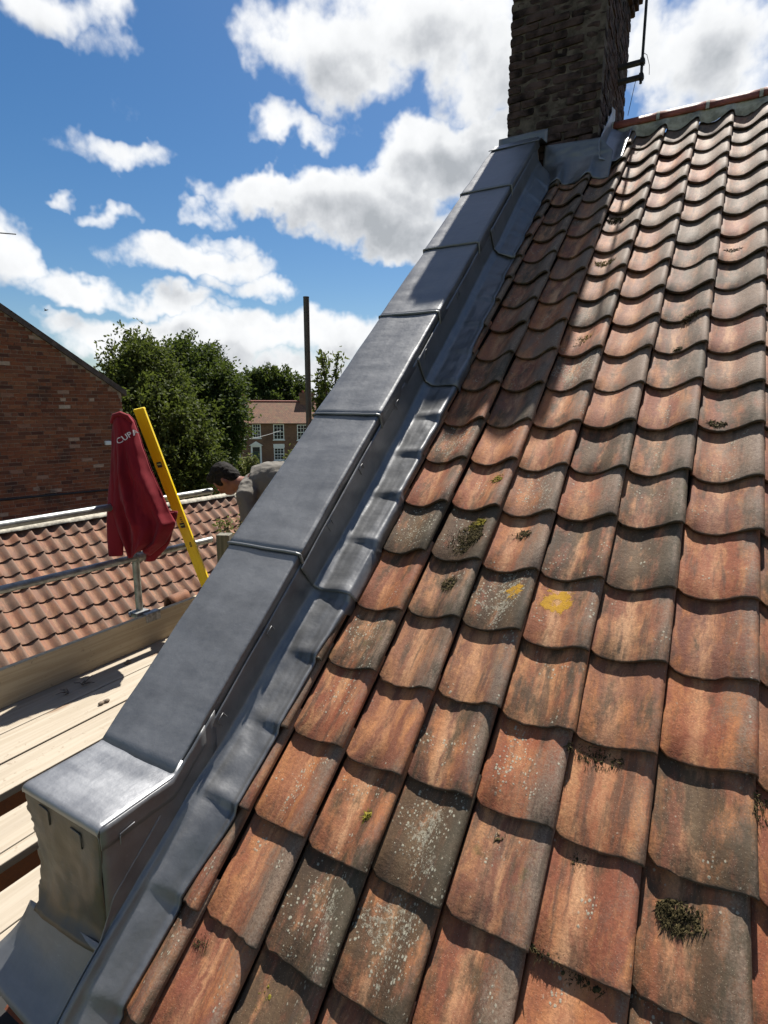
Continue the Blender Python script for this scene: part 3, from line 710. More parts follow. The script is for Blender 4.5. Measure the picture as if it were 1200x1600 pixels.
# lead round the chimney foot
def ap_fn(a, b):
    x = PX1 + 0.012 + (0.125 - PX1 - 0.012) * a
    ub = CY0 / U.y - 0.030
    u0 = 4.83 + 0.03 * a + 0.045 * math.sin(x / W * 2 * math.pi + 0.4) * 0.5
    if b < 0.6:
        t = b / 0.6; u = u0 + (ub - u0) * t
        tt = tile_top(x, 0.3 * GA) + 0.016 + 0.016 * noise.noise(Vector((x * 13, u * 12, 4))) + 0.006 * noise.noise(Vector((x * 36, u * 30, 1)))
        n = tt * (1 - t ** 1.6) + 0.035 * t ** 1.6
        if b < 0.02: n -= 0.008
        return rp(x, u, n)
    t = (b - 0.6) / 0.4
    q = rp(x, ub, 0.035); top = 3.24 + 0.16 - 0.03 * a
    xe = x if x < 0.03 else 0.03 + (x - 0.03) * (1 - t)
    return Vector((xe, CY0 - 0.036 - 0.012 * (1 - t) + 0.010 * noise.noise(Vector((x * 12, t * 4, 6))) * (1 - t * 0.6), q.z + (top - q.z) * t))
MB().grid(ap_fn, 40, 26).build('front_apron', M_LEAD, chimney, solid=0.003, off=0)
def side_fn(a, b):
    u = 5.02 + 0.62 * b
    if a < 0.4:
        t = a / 0.4; q = rp(0, u, 0.02)
        return Vector((CX1 + 0.018 + 0.012 * t + 0.004 * noise.noise(Vector((u * 14, t * 6, 2))), q.y, q.z + 0.12 * (1 - t)))
    t = (a - 0.4) / 0.6; x = CX1 + 0.03 + 0.155 * t
    n = (0.020 * (1 - t) + (tile_top(x, 0.3 * GA) + 0.014) * t) + 0.012 * math.sin(t * math.pi) * noise.noise(Vector((u * 12, x * 9, 3)))
    return rp(x, u, n)
MB().grid(side_fn, 20, 18).build('side_soaker', M_LEADN, chimney, solid=0.003, off=0)
for k in range(3):
    yb = 4.02 + 0.15 * k; zb = yb * math.tan(TH) + 0.02
    MB().add([(CX1 + 0.022, yb, zb), (CX1 + 0.022, yb + 0.16, zb + 0.13), (CX1 + 0.020, yb + 0.15, zb + 0.20), (CX1 + 0.016, yb + 0.01, zb + 0.17)], [(0, 1, 2, 3)]).build('step_flashing', M_LEAD, chimney, solid=0.003, off=0)
def sad_fn(a, b):
    x = PX0 - 0.012 + (PX1 + 0.03 - PX0 + 0.012) * a
    zb = rp(0, CY0 / U.y - 0.05, ptop(5.0)).z
    if b < 0.4:
        t = b / 0.4; u = 4.96 + (CY0 / U.y - 0.035 - 4.96) * t; return rp(x, u, ptop(u) + 0.010 - 0.02 * t)
    t = (b - 0.4) / 0.6
    return Vector((x, CY0 - 0.036 + 0.004 * noise.noise(Vector((x * 9, t * 4, 8))), zb + 0.01 + 0.105 * t))
MB().grid(sad_fn, 14, 10).build('saddle', M_LEAD, chimney, solid=0.004, off=0)

# ------------------------------------------------------------------ moss on the tiles
def moss(px, py, size, material, spread=(1, 1), nb=90, hgt=0.022, rnd=None):
    q = hit(px, py, NN, -0.03); x = q.x; u = q.dot(U); mb = MB()
    hgt *= 0.55
    for _c in range(max(3, int(size * 420))):
        a = random.uniform(0, 2 * math.pi); r = size * 0.8 * math.sqrt(random.random())
        cx_ = x + r * math.cos(a) * spread[0]; cu = u + r * math.sin(a) * spread[1]; rr = random.uniform(0.0025, 0.0065)
        fr = (cu / GA) % 1.0
        cc_ = rp(cx_, cu, prof((cx_ / W) % 1.0) - fr * STEP + 0.001); bm_ = len(mb.v)
        mb.ell(cc_, (rr, rr * random.uniform(0.7, 1.3), rr * 0.6), ROOFM.to_3x3(), 7, 5)
        for q_ in range(bm_, len(mb.v)): mb.v[q_] = tuple(Vector(mb.v[q_]) + noise.noise_vector(Vector(mb.v[q_]) * 160) * 0.004)
    for _ in range(int(nb * 1.8)):
        a = random.uniform(0, 2 * math.pi); r = size * math.sqrt(random.random())
        dx = r * math.cos(a) * spread[0]; du = r * math.sin(a) * spread[1]
        if noise.noise(Vector((dx * 60, du * 60, px))) < -0.12: continue
        xx = x + dx; uu = u + du
        fr = (uu / GA) % 1.0
        b = rp(xx, uu, prof((xx / W) % 1.0) - fr * STEP - 0.002)
        t = rp(xx + random.gauss(0, 0.007), uu + random.gauss(-0.004, 0.009), prof((xx / W) % 1.0) - fr * STEP + hgt * random.uniform(0.25, 1.0) * (1 - 0.5 * r / size))
        w = U.cross(t - b).normalized() * random.uniform(0.001, 0.0028)
        w2 = (U * random.uniform(0.001, 0.003))
        mb.add([b - w, b + w, t, b + w2 * 2], [(0, 1, 2), (1, 3, 2), (3, 0, 2)])
    return mb.build('moss_clump', material, roof)
for a in [(722, 834, 0.078, M_MOSS, (1.0, 1.05), 1100, 0.026), (745, 815, 0.03, M_MOSSY, (1, .7), 120, 0.02), (815, 826, 0.028, M_MOSS, (1.1, .7), 130, 0.018), (778, 748, 0.022, M_MOSSY, (1, .8), 90, 0.014),
          (945, 402, 0.040, M_MOSSY, (1.2, 0.8), 260, 0.028), (913, 520, 0.034, M_MOSSY, (1.2, 0.8), 240, 0.026), (905, 530, 0.03, M_MOSS, (1, .7), 120, 0.02), (960, 335, 0.05, M_MOSS, (1, 1.1), 260, 0.022),
          (930, 1176, 0.040, M_MOSS, (1.4, 0.55), 320, 0.026), (1066, 1432, 0.034, M_MOSS, (1.2, 0.75), 330, 0.03), (905, 1343, 0.022, M_MOSS, (1.1, .7), 150, 0.018), (848, 1486, 0.018, M_MOSS, (1.6, .5), 100, 0.02),
          (905, 1532, 0.024, M_MOSS, (1.9, .35), 170, 0.02), (303, 1471, 0.016, M_MOSS, (1.2, .8), 120, 0.03), (574, 1275, 0.012, M_MOSSY, (1, .8), 50, 0.016), (1147, 380, 0.035, M_MOSS, (1.1, .5), 160, 0.02), (700, 905, 0.030, M_MOSS, (1.0, .8), 150, 0.016),
          (1120, 652, 0.030, M_MOSS, (1, .5), 120, 0.016), (1195, 1262, 0.03, M_MOSS, (.6, 1.2), 140, 0.025), (1080, 492, 0.03, M_MOSS, (1.0, .6), 140, 0.022), (400, 1560, 0.03, M_MOSSY, (.7, 1.0), 120, 0.012), (775, 1303, 0.010, M_MOSS, (1.2, .6), 40, 0.014), (1060, 537, 0.010, M_MOSS, (1.2, .8), 60, 0.012), (948, 635, 0.008, M_MOSS, (1, 1), 50, 0.010)]:
    moss(a[0], a[1], a[2] * (1.35 if a[2] < 0.045 else 1.1), a[3], a[4], int(a[5] * 1.3), a[6])

# ------------------------------------------------------------------ aerial mast on the chimney
ma = tag(empty('aerial_mast', (0.185, 4.6, 4.02)), 'slim black aerial mast bracketed to the right side of the chimney', 'mast')
def loc_build(mb, name, material, parent, **kw):
    o = mb.build(name, material, None, **kw); o.parent = parent; o.matrix_parent_inverse = Matrix.Translation(-Vector(parent.location)); return o
loc_build(MB().tube([(0.185, 4.6, 4.0), (0.165, 4.6, 5.9)], 0.011, 10), 'pole', M_IRON, ma)
for zb in (4.16, 4.05):
    loc_build(MB().box((0.004, 4.575, zb - 0.013), (0.205, 4.625, zb + 0.010)).box((0.17, 4.57, zb - 0.02), (0.20, 4.63, zb + 0.018)), 'bracket', M_IRON, ma)
loc_build(MB().tube([(0.15, 4.59, 4.05), (0.135, 4.57, 3.93), (0.12, 4.5, 3.74)], 0.0025, 5), 'cable', M_IRON, ma)
loc_build(MB().tube([(0.19, 4.6, 4.22), (0.215, 4.6, 4.20), (0.24, 4.6, 4.12), (0.245, 4.6, 4.05)], 0.0022, 5), 'loose_wire', M_IRON, ma)
def at_root(mb, name, material, root, **kw):
    return loc_build(mb, name, material, root, **kw)

# ------------------------------------------------------------------ scaffold along the gable
SX = -2.40; DECK = -0.30
scaf = tag(empty('scaffold', (SX, 1.4, GROUND)), 'galvanised tube scaffold with pale timber board deck beside the gable', 'scaffold')
boards = [(-2.412, -2.146), (-2.134, -1.882), (-1.870, -1.652), (-1.508, -1.300), (-1.292, -1.236), (-1.112, -0.945), (-0.935, -0.80)]
for k, (a, b) in enumerate(boards):
    w_ = b - a
    z_ = DECK + random.uniform(-0.003, 0.003)
    mb = MB().box((a, -1.9 - 0.1 * random.random(), z_ - 0.038), (b, 5.2, z_))
    o = at_root(mb, 'plank', M_BOARD, scaf, bevel=0.004)
mb = MB().box((SX - 0.040, -2.0, DECK + 0.001), (SX - 0.001, 2.28, DECK + 0.226)); toe = at_root(mb, 'toe_board', M_TOE, scaf, bevel=0.004)
mb = MB().box((SX - 0.040, 2.30, DECK + 0.001), (SX - 0.001, 5.2, DECK + 0.215)); at_root(mb, 'toe_board', M_TOE, scaf, bevel=0.004)
TR = 0.02415
RX = SX - 0.045
g0, g1 = on_x(0, 821, RX), on_x(330, 767, RX)
d = (g1 - g0).normalized()
at_root(MB().tube([g0 - d * 2.2, g1], TR, 16), 'guard_rail', M_GALV, scaf)
m0, m1 = on_x(0, 922, RX), on_x(330, 843, RX); d = (m1 - m0).normalized()
at_root(MB().tube([m0 - d * 2.2, m1], TR, 16), 'mid_rail', M_GALV, scaf)
st0 = on_x(218.5, 962, RX - 0.05); 
st = Vector((RX - 0.05, st0.y, 0))
at_root(MB().tube([(st.x, st.y, GROUND), (st.x - 0.01, st.y + 0.01, 1.30)], TR, 16), 'standard', M_GALV, scaf)
for yy in (-1.6, 4.9): at_root(MB().tube([(st.x, yy, GROUND), (st.x, yy, 0.35)], TR, 12), 'standard', M_GALV, scaf)
for yy in (-1.6, 1.3, 4.9):
    at_root(MB().tube([(st.x - 0.1, yy, DECK - 0.075), (-0.78, yy, DECK - 0.075)], TR, 12), 'transom', M_GALV, scaf)
def mid_at(y): t = (y - m0.y) / (m1.y - m0.y); return m0 + (m1 - m0) * t
def grd_at(y): t = (y - g0.y) / (g1.y - g0.y); return g0 + (g1 - g0) * t
for q in (mid_at(st.y), grd_at(st.y)):
    mb = MB().tube([q + Vector((-0.0, -0.032, 0)), q + Vector((0, 0.032, 0))], 0.034, 12).tube([Vector((st.x, st.y, q.z - 0.03)), Vector((st.x, st.y, q.z + 0.03))], 0.034, 12)
    mb.box((q.x - 0.055, st.y - 0.012, q.z + 0.02), (q.x + 0.005, st.y + 0.012, q.z + 0.046))
    at_root(mb, 'coupler', M_COUP, scaf)
mb = MB().box((SX - 0.052, st.y - 0.02, DECK + 0.170), (SX + 0.006, st.y + 0.10, DECK + 0.236)).box((st.x - 0.04, st.y - 0.06, DECK + 0.21), (SX - 0.04, st.y + 0.05, DECK + 0.245))
mb.tube([(st.x - 0.03, st.y - 0.06, DECK + 0.235), (st.x + 0.02, st.y - 0.09, DECK + 0.235)], 0.010, 8)
at_root(mb, 'toe_board_clip', M_COUP, scaf, bevel=0.004)
# tall timber pole further along
tp = on_x(482.5, 640, SX); tp2 = on_x(480, 465, SX)
pole = tag(empty('scaffold_pole', (tp.x, tp.y, GROUND)), 'tall dark weathered pole standing against the sky beside the coping', 'pole')
at_root(MB().tube([(tp.x, tp.y, GROUND), (tp.x, tp.y, 0.6), (tp.x - 0.004, tp.y, tp2.z)], 0.0275, 14), 'shaft', M_POLE, pole)
at_root(MB().tube([(tp.x - 0.004, tp.y, tp2.z - 0.001), (tp.x - 0.004, tp.y, tp2.z + 0.006)], 0.0285, 14), 'cap', M_POLE, pole)

# debris on the deck
def debris(px, py, kind, label):
    q = on_z(px, py, DECK + 0.006)
    mb = MB()
    if kind == 'twig':
        for k in range(5):
            a = random.uniform(0, 6.28); L = random.uniform(0.02, 0.06)
            p1 = q + Vector((random.uniform(-.02, .02), random.uniform(-.02, .02), 0.004)); p2 = p1 + Vector((math.cos(a) * L, math.sin(a) * L, random.uniform(0.0, 0.03)))
            mb.tube([p1, (p1 + p2) / 2 + Vector((0.004, 0.006, 0.006)), p2], [0.004, 0.003, 0.002], 5)
    else:
        for k in range(3):
            mb.ell(q + Vector((random.uniform(-.015, .015), random.uniform(-.02, .02), 0.006)), (random.uniform(.008, .016), random.uniform(.008, .02), random.uniform(.006, .012)), None, 6, 4)
    o = mb.build('twig' if kind == 'twig' else 'mortar_crumb', simple('debris_' + kind + str(px), (0.10, 0.085, 0.07) if kind == 'twig' else (0.15, 0.12, 0.09), 0.9))
    tag(o, label, 'twig' if kind == 'twig' else 'rubble')
debris(104, 1084, 'twig', 'little heap of dry twigs on the boards near the toe board')
debris(131, 1069, 'twig', 'single thin twig lying close under the toe board')
debris(163, 1098, 'crumb', 'small mortar crumb alone in the middle of the sunlit second board')
debris(199, 1036, 'crumb', 'crumbs of mortar on the sunlit boards beside the coping edge')

# ------------------------------------------------------------------ neighbour outbuilding with pantile roof
nx0 = Vector((-8.086, 3.501, -0.454)); nphi = 0.661; ng = 0.285; npsi = 0.098
nyd = Vector((math.sin(npsi), math.cos(npsi), 0)); nxd = Vector((math.cos(npsi), -math.sin(npsi), 0))
ndn = nxd * math.cos(nphi) - AZ * math.sin(nphi); nn_ = ndn.cross(nyd)
barn = tag(empty('outbuilding', (nx0.x, nx0.y, GROUND)), 'low brick outbuilding with a sunlit pinkish pantile roof beyond the scaffold', 'building')
def NP(k, r, n): return nx0 + nyd * (k * W) + ndn * (r * ng) + nn_ * n
K0, K1, R0, R1 = -9.0, 19.2, -0.1, 11.0
mb = MB().add([NP(K0, R0, -0.10), NP(K1, R0, -0.10), NP(K1, R1, -0.10), NP(K0, R1, -0.10)], [(0, 1, 2, 3)])
rg = NP(0, R0 - 0.3, -0.1); wid = (NP(0, R1, -.1) - NP(0, R0, -.1)).dot(nxd)
b1, b2 = NP(K0, R0, -0.10), NP(K1, R0, -0.10); drop = NP(0, R1, -.1).z - NP(0, R0, -.1).z
mb.add([b1, b2, b2 - nxd * wid + AZ * drop, b1 - nxd * wid + AZ * drop], [(0, 1, 2, 3)])
broof = at_root(mb, 'roof', M_DECK, barn)
mb = MB()
e0, e1, f0, f1 = NP(K0 + .3, R1 - 0.6, -.14), NP(K1 - .3, R1 - 0.6, -.14), None, None
f0 = e0 - nxd * (2 * wid - 0.35); f1 = e1 - nxd * (2 * wid - 0.35)
gv = lambda q: Vector((q.x, q.y, GROUND))
top0, top1 = NP(K0 + .3, R0 + .1, -.16), NP(K1 - .3, R0 + .1, -.16)
mb.add([gv(e0), gv(e1), gv(f1), gv(f0), e0, e1, f1, f0, top0, top1], [(0, 1, 5, 4), (1, 2, 6, 9, 5), (2, 3, 7, 6), (3, 0, 4, 8, 7)])
at_root(mb, 'wall', M_BRICKG, barn)
# tile axes: across = along the ridge, crest on the right hand side seen from below
ntm = [pantile_mesh('neighbour_pantile', M_NTILE, 40 + s, W, ng, ng + 0.07, 2) for s in range(5)]
rotN = Matrix(((nyd.x, -ndn.x, nn_.x, 0), (nyd.y, -ndn.y, nn_.y, 0), (nyd.z, -ndn.z, nn_.z, 0), (0, 0, 0, 1)))
cand = []
for r_ in range(1, 12):
    for k in range(-8, 20): cand.append((r_, k))
for r_, k in cand:
    p = NP(k - 1 + random.uniform(-.012, .012), r_ + random.uniform(-.02, .02), random.uniform(-0.001, 0.004))
    o = bpy.data.objects.new('tile', random.choice(ntm)); link(o, broof)
    o.matrix_parent_inverse = Matrix.Translation((0, 0, 0)); 
    o.matrix_local = Matrix.Translation(p) @ rotN @ Matrix.Rotation(R_(random.uniform(-.6, .6)), 4, 'Z')
    for kk, q in dict(grey=random.uniform(0.0, .35), crust=-0.2, dark=random.uniform(-.3, .0), yellow=0.0, gold_x=0.0, gold_y=0.0).items(): o[kk] = float(q)
# ridge with broken mortar
def nridge(a, b):
    k = K0 + (K1 - K0) * a; w = R_(190) * b - R_(5)
    q = NP(k, R0 + 0.15, -0.045); rr = 0.10 + 0.008 * noise.noise(Vector((k * 2, b * 3, 0)))
    return q + nxd * (rr * math.cos(w)) + AZ * (rr * 0.55 * math.sin(w))
at_root(MB().grid(nridge, 120, 8), 'ridge', M_MORTR, barn)
def nverge(a, b):
    r_ = R0 + (R1 - R0) * a
    return NP(K1 - 0.12 + 0.55 * b, r_, 0.02 * math.sin(math.pi * b) - 0.02 + 0.03 * noise.noise(Vector((r_ * 2, b * 4, 1))))
at_root(MB().grid(nverge, 40, 6), 'verge', M_MORTR, barn, solid=0.06, off=-1)
# loose tile resting outside the toe board
lt = pantile_mesh('loose_tile_piece', M_NTILE, 77, 0.20, GA, 0.2, 2)
q = on_x(280, 948, SX - 0.12)
bk = MB()
def dome(a, b):
    w = math.pi * a
    return Vector((SX - 0.135 - 0.055 * math.cos(w), q.y - 0.085 + 0.17 * b, DECK + 0.165 + 0.085 * math.sin(w) ** 0.8 + 0.012 * b))
o = bk.grid(dome, 12, 4).build('ridge_tile_piece', M_NTILE, None, solid=0.016, off=-1)
for kk in ('grey', 'crust', 'dark', 'yellow', 'gold_x', 'gold_y'): o[kk] = 0.0
tag(o, 'curved piece of pinkish clay tile just behind the toe board', 'tile')
sb = MB().box((SX - 0.24, -1.8, DECK - 0.075), (SX - 0.045, 5.0, DECK - 0.037)); at_root(sb, 'plank', M_BOARD, scaf, bevel=0.004)
sb = MB().box((SX - 0.20, q.y - 0.14, DECK - 0.037), (SX - 0.06, q.y + 0.12, DECK + 0.163)); o = sb.build('timber_block', M_TOE, None, bevel=0.006); tag(o, 'short timber block behind the toe board under the clay tile piece', 'timber')

# ------------------------------------------------------------------ brick gable of the next house
gpsi = R_(12); gd = Vector((math.sin(gpsi), math.cos(gpsi), 0)); gn = Vector((math.cos(gpsi), -math.sin(gpsi), 0)); go_ = Vector((-10.9, 5.5, 0))
def GP(s, z, out=0.0): return go_ + gd * s + gn * out + AZ * z
S1 = 1.80; zE = 1.66; rake = math.tan(R_(35)); S0 = -8.2; SM = (S0 + S1) / 2
def rz_(s): return zE + (min(s - S0, S1 - s)) * rake
gab = tag(empty('brick_house', GP(0, GROUND)), 'red brick house showing its shaded gable wall at the left edge', 'house')
zt = rz_(SM)
core = [GP(S0, GROUND), GP(S1, GROUND), GP(S1, zE), GP(SM, zt), GP(S0, zE)]
back = [q - gn * 8 for q in core]
mb = MB().add(core + back, [(0, 1, 2, 3, 4), (9, 8, 7, 6, 5), (0, 5, 6, 1), (1, 6, 7, 2), (4, 9, 5, 0)])
gwall = at_root(mb, 'wall', M_MORTG, gab)
mb = MB()
for sgn, sa, sb_ in ((1, S1 + 0.10, SM), (-1, S0 - 0.10, SM)):
    za = zE - 0.10 * rake - 0.02; zb = zt - 0.02
    for lo, hi in ((0.0, 0.05),):
        q = [GP(sa, za + lo, 0.06), GP(sb_, zb + lo, 0.06), GP(sb_, zb + lo, -8.1), GP(sa, za + lo, -8.1)]
        q2 = [v + AZ * 0.13 for v in q]
        mb.add(q + q2, [(0, 1, 2, 3), (7, 6, 5, 4), (0, 4, 5, 1), (1, 5, 6, 2), (2, 6, 7, 3), (3, 7, 4, 0)])
at_root(mb, 'roof', simple('dark_roof_tile', (0.085, 0.06, 0.05), 0.9, 0, 0.4, 6), gab)
bsz = [0.215, 0.1025]
bl = []
z = -3.0; cr_ = 0
while z < zt - 0.05:
    s = S0 + (0.11 if cr_ % 2 else 0.0); hdr = cr_ % 4 == 3
    ln = 0.1025 if hdr else 0.215
    while s < S1:
        e = min(s + ln, S1)
        fits = lambda a_, b_: min(rz_(a_), rz_(b_)) > z + 0.055
        if e - s > 0.05:
            if fits(s, e): bl.append(((s + e) / 2, e - s, z))
            elif e - s > 0.15:
                h_ = (e - s) / 2 - 0.005
                if fits(s, s + h_): bl.append((s + h_ / 2, h_, z))
                if fits(e - h_, e): bl.append((e - h_ / 2, h_, z))
        s = e + 0.011
    z += 0.0755; cr_ += 1
def in_view(p):
    q = p - C; dz = q.dot(fwd)
    if dz <= 0: return False
    return -8 < 600 + FOC * q.dot(rt) / dz < 205 and 470 < 800 - FOC * q.dot(up) / dz < 805
bl.sort(key=lambda b: (not in_view(GP(b[0], b[2])), (GP(b[0], b[2]) - C).length))
GM = Matrix(((gd.x, gn.x, 0, 0), (gd.y, gn.y, 0, 0), (0, 0, 1, 0), (0, 0, 0, 1)))
def bmesh_of(l): return MB().box((-l / 2, -0.02, 0), (l / 2, 0.009, 0.0645), None, 0.003).mesh('facing_brick', M_BRICKG)
bm_cache = {}
rest = MB(); n_ = 0
for (s, l, z) in bl:
    if in_view(GP(s, z)) and n_ < 300 and (l > 0.2 or l > 0.1):
        key = (round(l, 2), random.randrange(4))
        if key not in bm_cache: bm_cache[key] = bmesh_of(l)
        o = bpy.data.objects.new('brick', bm_cache[key]); link(o, gwall); o.matrix_local = Matrix.Translation(GP(s, z, random.uniform(-.003, .003))) @ GM; n_ += 1
    elif s > S0 + 2.5:
        rest.box((-l / 2, -0.02, 0), (l / 2, 0.009 + random.uniform(-.003, .003), 0.0645), Matrix.Translation(GP(s, z)) @ GM, 0.003)
o = rest.build('brickwork', M_BRICKG, gwall); tag(o, kind='stuff')
p = hit(168, 692, gn, gn.dot(go_) + 0.03)
lamp = MB().box((-0.06, -0.02, -0.045), (0.06, 0.06, 0.045), Matrix.Translation(p) @ GM).box((-0.05, 0.06, -0.035), (0.05, 0.068, 0.035), Matrix.Translation(p) @ GM)
o = lamp.build('vent_box', M_WHITE, None, bevel=0.006); tag(o, 'small white box fixed on the shaded brick gable near the jacket', 'wall box')
p0, p1 = hit(0, 781, gn, gn.dot(go_) + 0.03), hit(172, 765, gn, gn.dot(go_) + 0.03)
cab = MB().tube([p0 - (p1 - p0), p1 + (p1 - p0) * 0.1], 0.022, 8).build('wall_pipe', M_IRON); tag(cab, 'long dark pipe running level across the foot of the brick gable', 'pipe')
# aerial of the brick house reaching into the picture
aer = tag(empty('television_aerial', GP(-1.9, rz_(-1.9))), 'thin aerial rod poking in at the left edge against the clouds', 'aerial')
tip = hit(25, 366, gn, gn.dot(go_) - 0.4); ba = hit(-60, 359, gn, gn.dot(go_) - 0.4)
at_root(MB().tube([ba, tip], 0.012, 6), 'boom', M_IRON, aer)
at_root(MB().tube([Vector((ba.x, ba.y, ba.z)), Vector((ba.x, ba.y, zE - 0.5))], 0.018, 8), 'pole', M_IRON, aer)
for t in (0.15, 0.4): q = ba + (tip - ba) * t; at_root(MB().tube([q + gn * 0.2, q - gn * 0.2], 0.006, 5), 'rod', M_IRON, aer)

# ------------------------------------------------------------------ jacket over the top of the standard
JX = SX + 0.02
jdep = (on_x(200, 760, JX) - C).dot(fwd)
jr = Vector((rt.x, rt.y, 0)).normalized(); jf = Vector((fwd.x, fwd.y, 0)).normalized()      # the hanging cloth faces roughly this way
jc = far(215, 760, jdep)
def jp(px, py, t=0.0):
    n = jf; q = hit(px, py, n, n.dot(jc)); return q - jf * t
M_JKT = None
m, n, p = mat('burgundy_cloth'); co, rnd, v = obj_vec(n)
f = n.noise(n.v('MULTIPLY', v, (6, 6, 3)), 1.0, 4, 0.6)
n.put(p.inputs['Base Color'], n.mix(n.rng(f, .3, .7), (0.135, 0.003, 0.009), (0.19, 0.006, 0.014)))
p.inputs['Roughness'].default_value = 0.82; p.inputs['Sheen Weight'].default_value = 0.05; p.inputs['Specular IOR Level'].default_value = 0.25
n.put(p.inputs['Normal'], n.bump(n.noise(v, 420.0, 2), 0.15, 0.001)); M_JKT = m
jk = tag(empty('jacket', jp(205, 880)), 'burgundy red jacket hung over the scaffold standard, white lettering on it', 'jacket')
JO = [(647, 188, 202), (650, 183, 206), (657, 180, 212), (672, 179, 217), (700, 178.5, 226), (735, 177, 239), (770, 177, 255), (800, 180, 268), (815, 184, 277), (826, 188, 273), (845, 196, 262), (862, 203, 238)]
def jedge(y):
    for (a, l, r), (b, l2, r2) in zip(JO, JO[1:]):
        if y <= b:
            t = max(0, (y - a) / (b - a)); return l + (l2 - l) * t, r + (r2 - r) * t
    return JO[-1][1], JO[-1][2]
def jsurf(a, b):     # a across 0..1, b down 0..1
    y = 647 + (862 - 647) * b; l, r = jedge(y)
    x = l + (r - l) * a
    bot = 0.0
    if b > 0.9: bot = 6 * math.sin(a * 7) * (b - 0.9) / 0.1
    rel = (r - l) / 95
    t = 0.028 + 0.085 * min(1.0, 0.35 + rel) * (math.sin(math.pi * min(1, max(0, a))) ** 0.6)
    # hanging folds that open downwards from the top
    fold = math.sin(a * 15 + 1.1 * math.sin(b * 4) + 1.2) * 0.024 + math.sin(a * 27 + 2 + b * 2.5) * 0.010 + 0.016 * noise.noise(Vector((a * 9 + b * 2, b * 5, 6))) + 0.006 * noise.noise(Vector((a * 16, b * 22 + a * 8, 3)))
    t += fold * min(1, b * 2.2) * (0.3 + 0.9 * min(1, rel)) * math.sin(math.pi * min(1, max(0, a))) ** 0.4
    t += 0.010 * noise.noise(Vector((a * 5, b * 9, 2)))
    return jp(x, y + bot, t)
def jback(a, b):
    y = 647 + (862 - 647) * b; l, r = jedge(y); x = l + (r - l) * a
    return jp(x, y, 0.022 - 0.05 * math.sin(math.pi * a) + 0.012 * math.sin(a * 17 + b * 3))
mb = MB().grid(jsurf, 70, 90); at_root(mb, 'front', M_JKT, jk, solid=0.004, off=0)
mb = MB().grid(lambda a, b: jback(a, b * 0.97), 20, 40); at_root(mb, 'back', M_JKT, jk, solid=0.004, off=0)
# collar folded over the top of the tube
mb = MB().tube([jp(181, 660, 0.055), jp(187, 649, 0.075), jp(197, 646, 0.08), jp(206, 650, 0.072), jp(211, 660, 0.05)], [0.012, 0.015, 0.016, 0.015, 0.011], 10); at_root(mb, 'collar', M_JKT, jk)
def sleeve(pts, rads, seed):
    mb = MB(); n_ = 26; P_ = []; R2 = []
    for i in range(n_ + 1):
        t = i / n_ * (len(pts) - 1); k = min(int(t), len(pts) - 2); f = t - k
        P_.append(pts[k].lerp(pts[k + 1], f)); R2.append(rads[k] + (rads[k + 1] - rads[k]) * f)
    vs = []; fs = []; seg = 18
    for i, (q, r_) in enumerate(zip(P_, R2)):
        for k in range(seg):
            w = 2 * math.pi * k / seg
            rr = r_ * (1 + 0.16 * math.sin(3 * w + i * 0.25 + seed) + 0.12 * noise.noise(Vector((math.cos(w) * 2, math.sin(w) * 2, i * 0.35 + seed))))
            vs.append(q + jr * (rr * math.cos(w)) - jf * (rr * 0.62 * math.sin(w)))
    for i in range(n_):
        for k in range(seg): fs.append((i * seg + k, (i + 1) * seg + k, (i + 1) * seg + (k + 1) % seg, i * seg + (k + 1) % seg))
    mb.add(vs, fs, True); return mb
o = at_root(sleeve([jp(188, 690, 0.02), jp(185, 740, 0.03), jp(184, 800, 0.03), jp(185, 845, 0.03), jp(184, 866, 0.03)], [0.028, 0.045, 0.050, 0.048, 0.042], 1.0), 'sleeve', M_JKT, jk, solid=0.004, off=0)
o = at_root(sleeve([jp(262, 800, -0.02), jp(258, 825, -0.02), jp(250, 850, -0.02), jp(236, 868, -0.03), jp(231, 878, -0.03)], [0.05, 0.06, 0.055, 0.045, 0.03], 3.0), 'sleeve', M_JKT, jk, solid=0.004, off=0)
# lettering
fc = bpy.data.curves.new('lettering', 'FONT'); fc.body = 'CUPA'; fc.size = 1.0; fc.extrude = 0.0; fc.offset = 0.012
fo = bpy.data.objects.new('tmp_text', fc); COL.objects.link(fo)
bpy.context.view_layer.update()
me = bpy.data.meshes.new_from_object(fo.evaluated_get(bpy.context.evaluated_depsgraph_get()))
bpy.data.objects.remove(fo)
bm = bmesh.new(); bm.from_mesh(me)
bmesh.ops.triangulate(bm, faces=bm.faces[:])
bmesh.ops.subdivide_edges(bm, edges=[e for e in bm.edges if e.calc_length() > 0.25], cuts=2)
ang = R_(-33); ox, oy, sc_ = 196.5, 692.5, 12.0
from mathutils.bvhtree import BVHTree
tmp = MB().grid(jsurf, 44, 60)
bvh = BVHTree.FromPolygons([Vector(q) for q in tmp.v], tmp.f)
for v in bm.verts:
    x, y = v.co.x, v.co.y
    px = ox + sc_ * (x * math.cos(ang) + y * math.sin(ang)) ; py = oy + sc_ * (x * math.sin(ang) - y * math.cos(ang))
    q = jp(px, py, 0.0); h = bvh.ray_cast(q - jf * 0.5, jf)
    v.co = (h[0] if h[0] is not None else jp(px, py, 0.05)) - jf * 0.006
bm.to_mesh(me); bm.free()
me.materials.clear(); me.materials.append(simple('white_print', (0.62, 0.56, 0.56), 0.8, 0, 0.05))
o = bpy.data.objects.new('lettering', me); link(o); o.parent = jk; o.matrix_parent_inverse = Matrix.Translation(-Vector(jk.location))

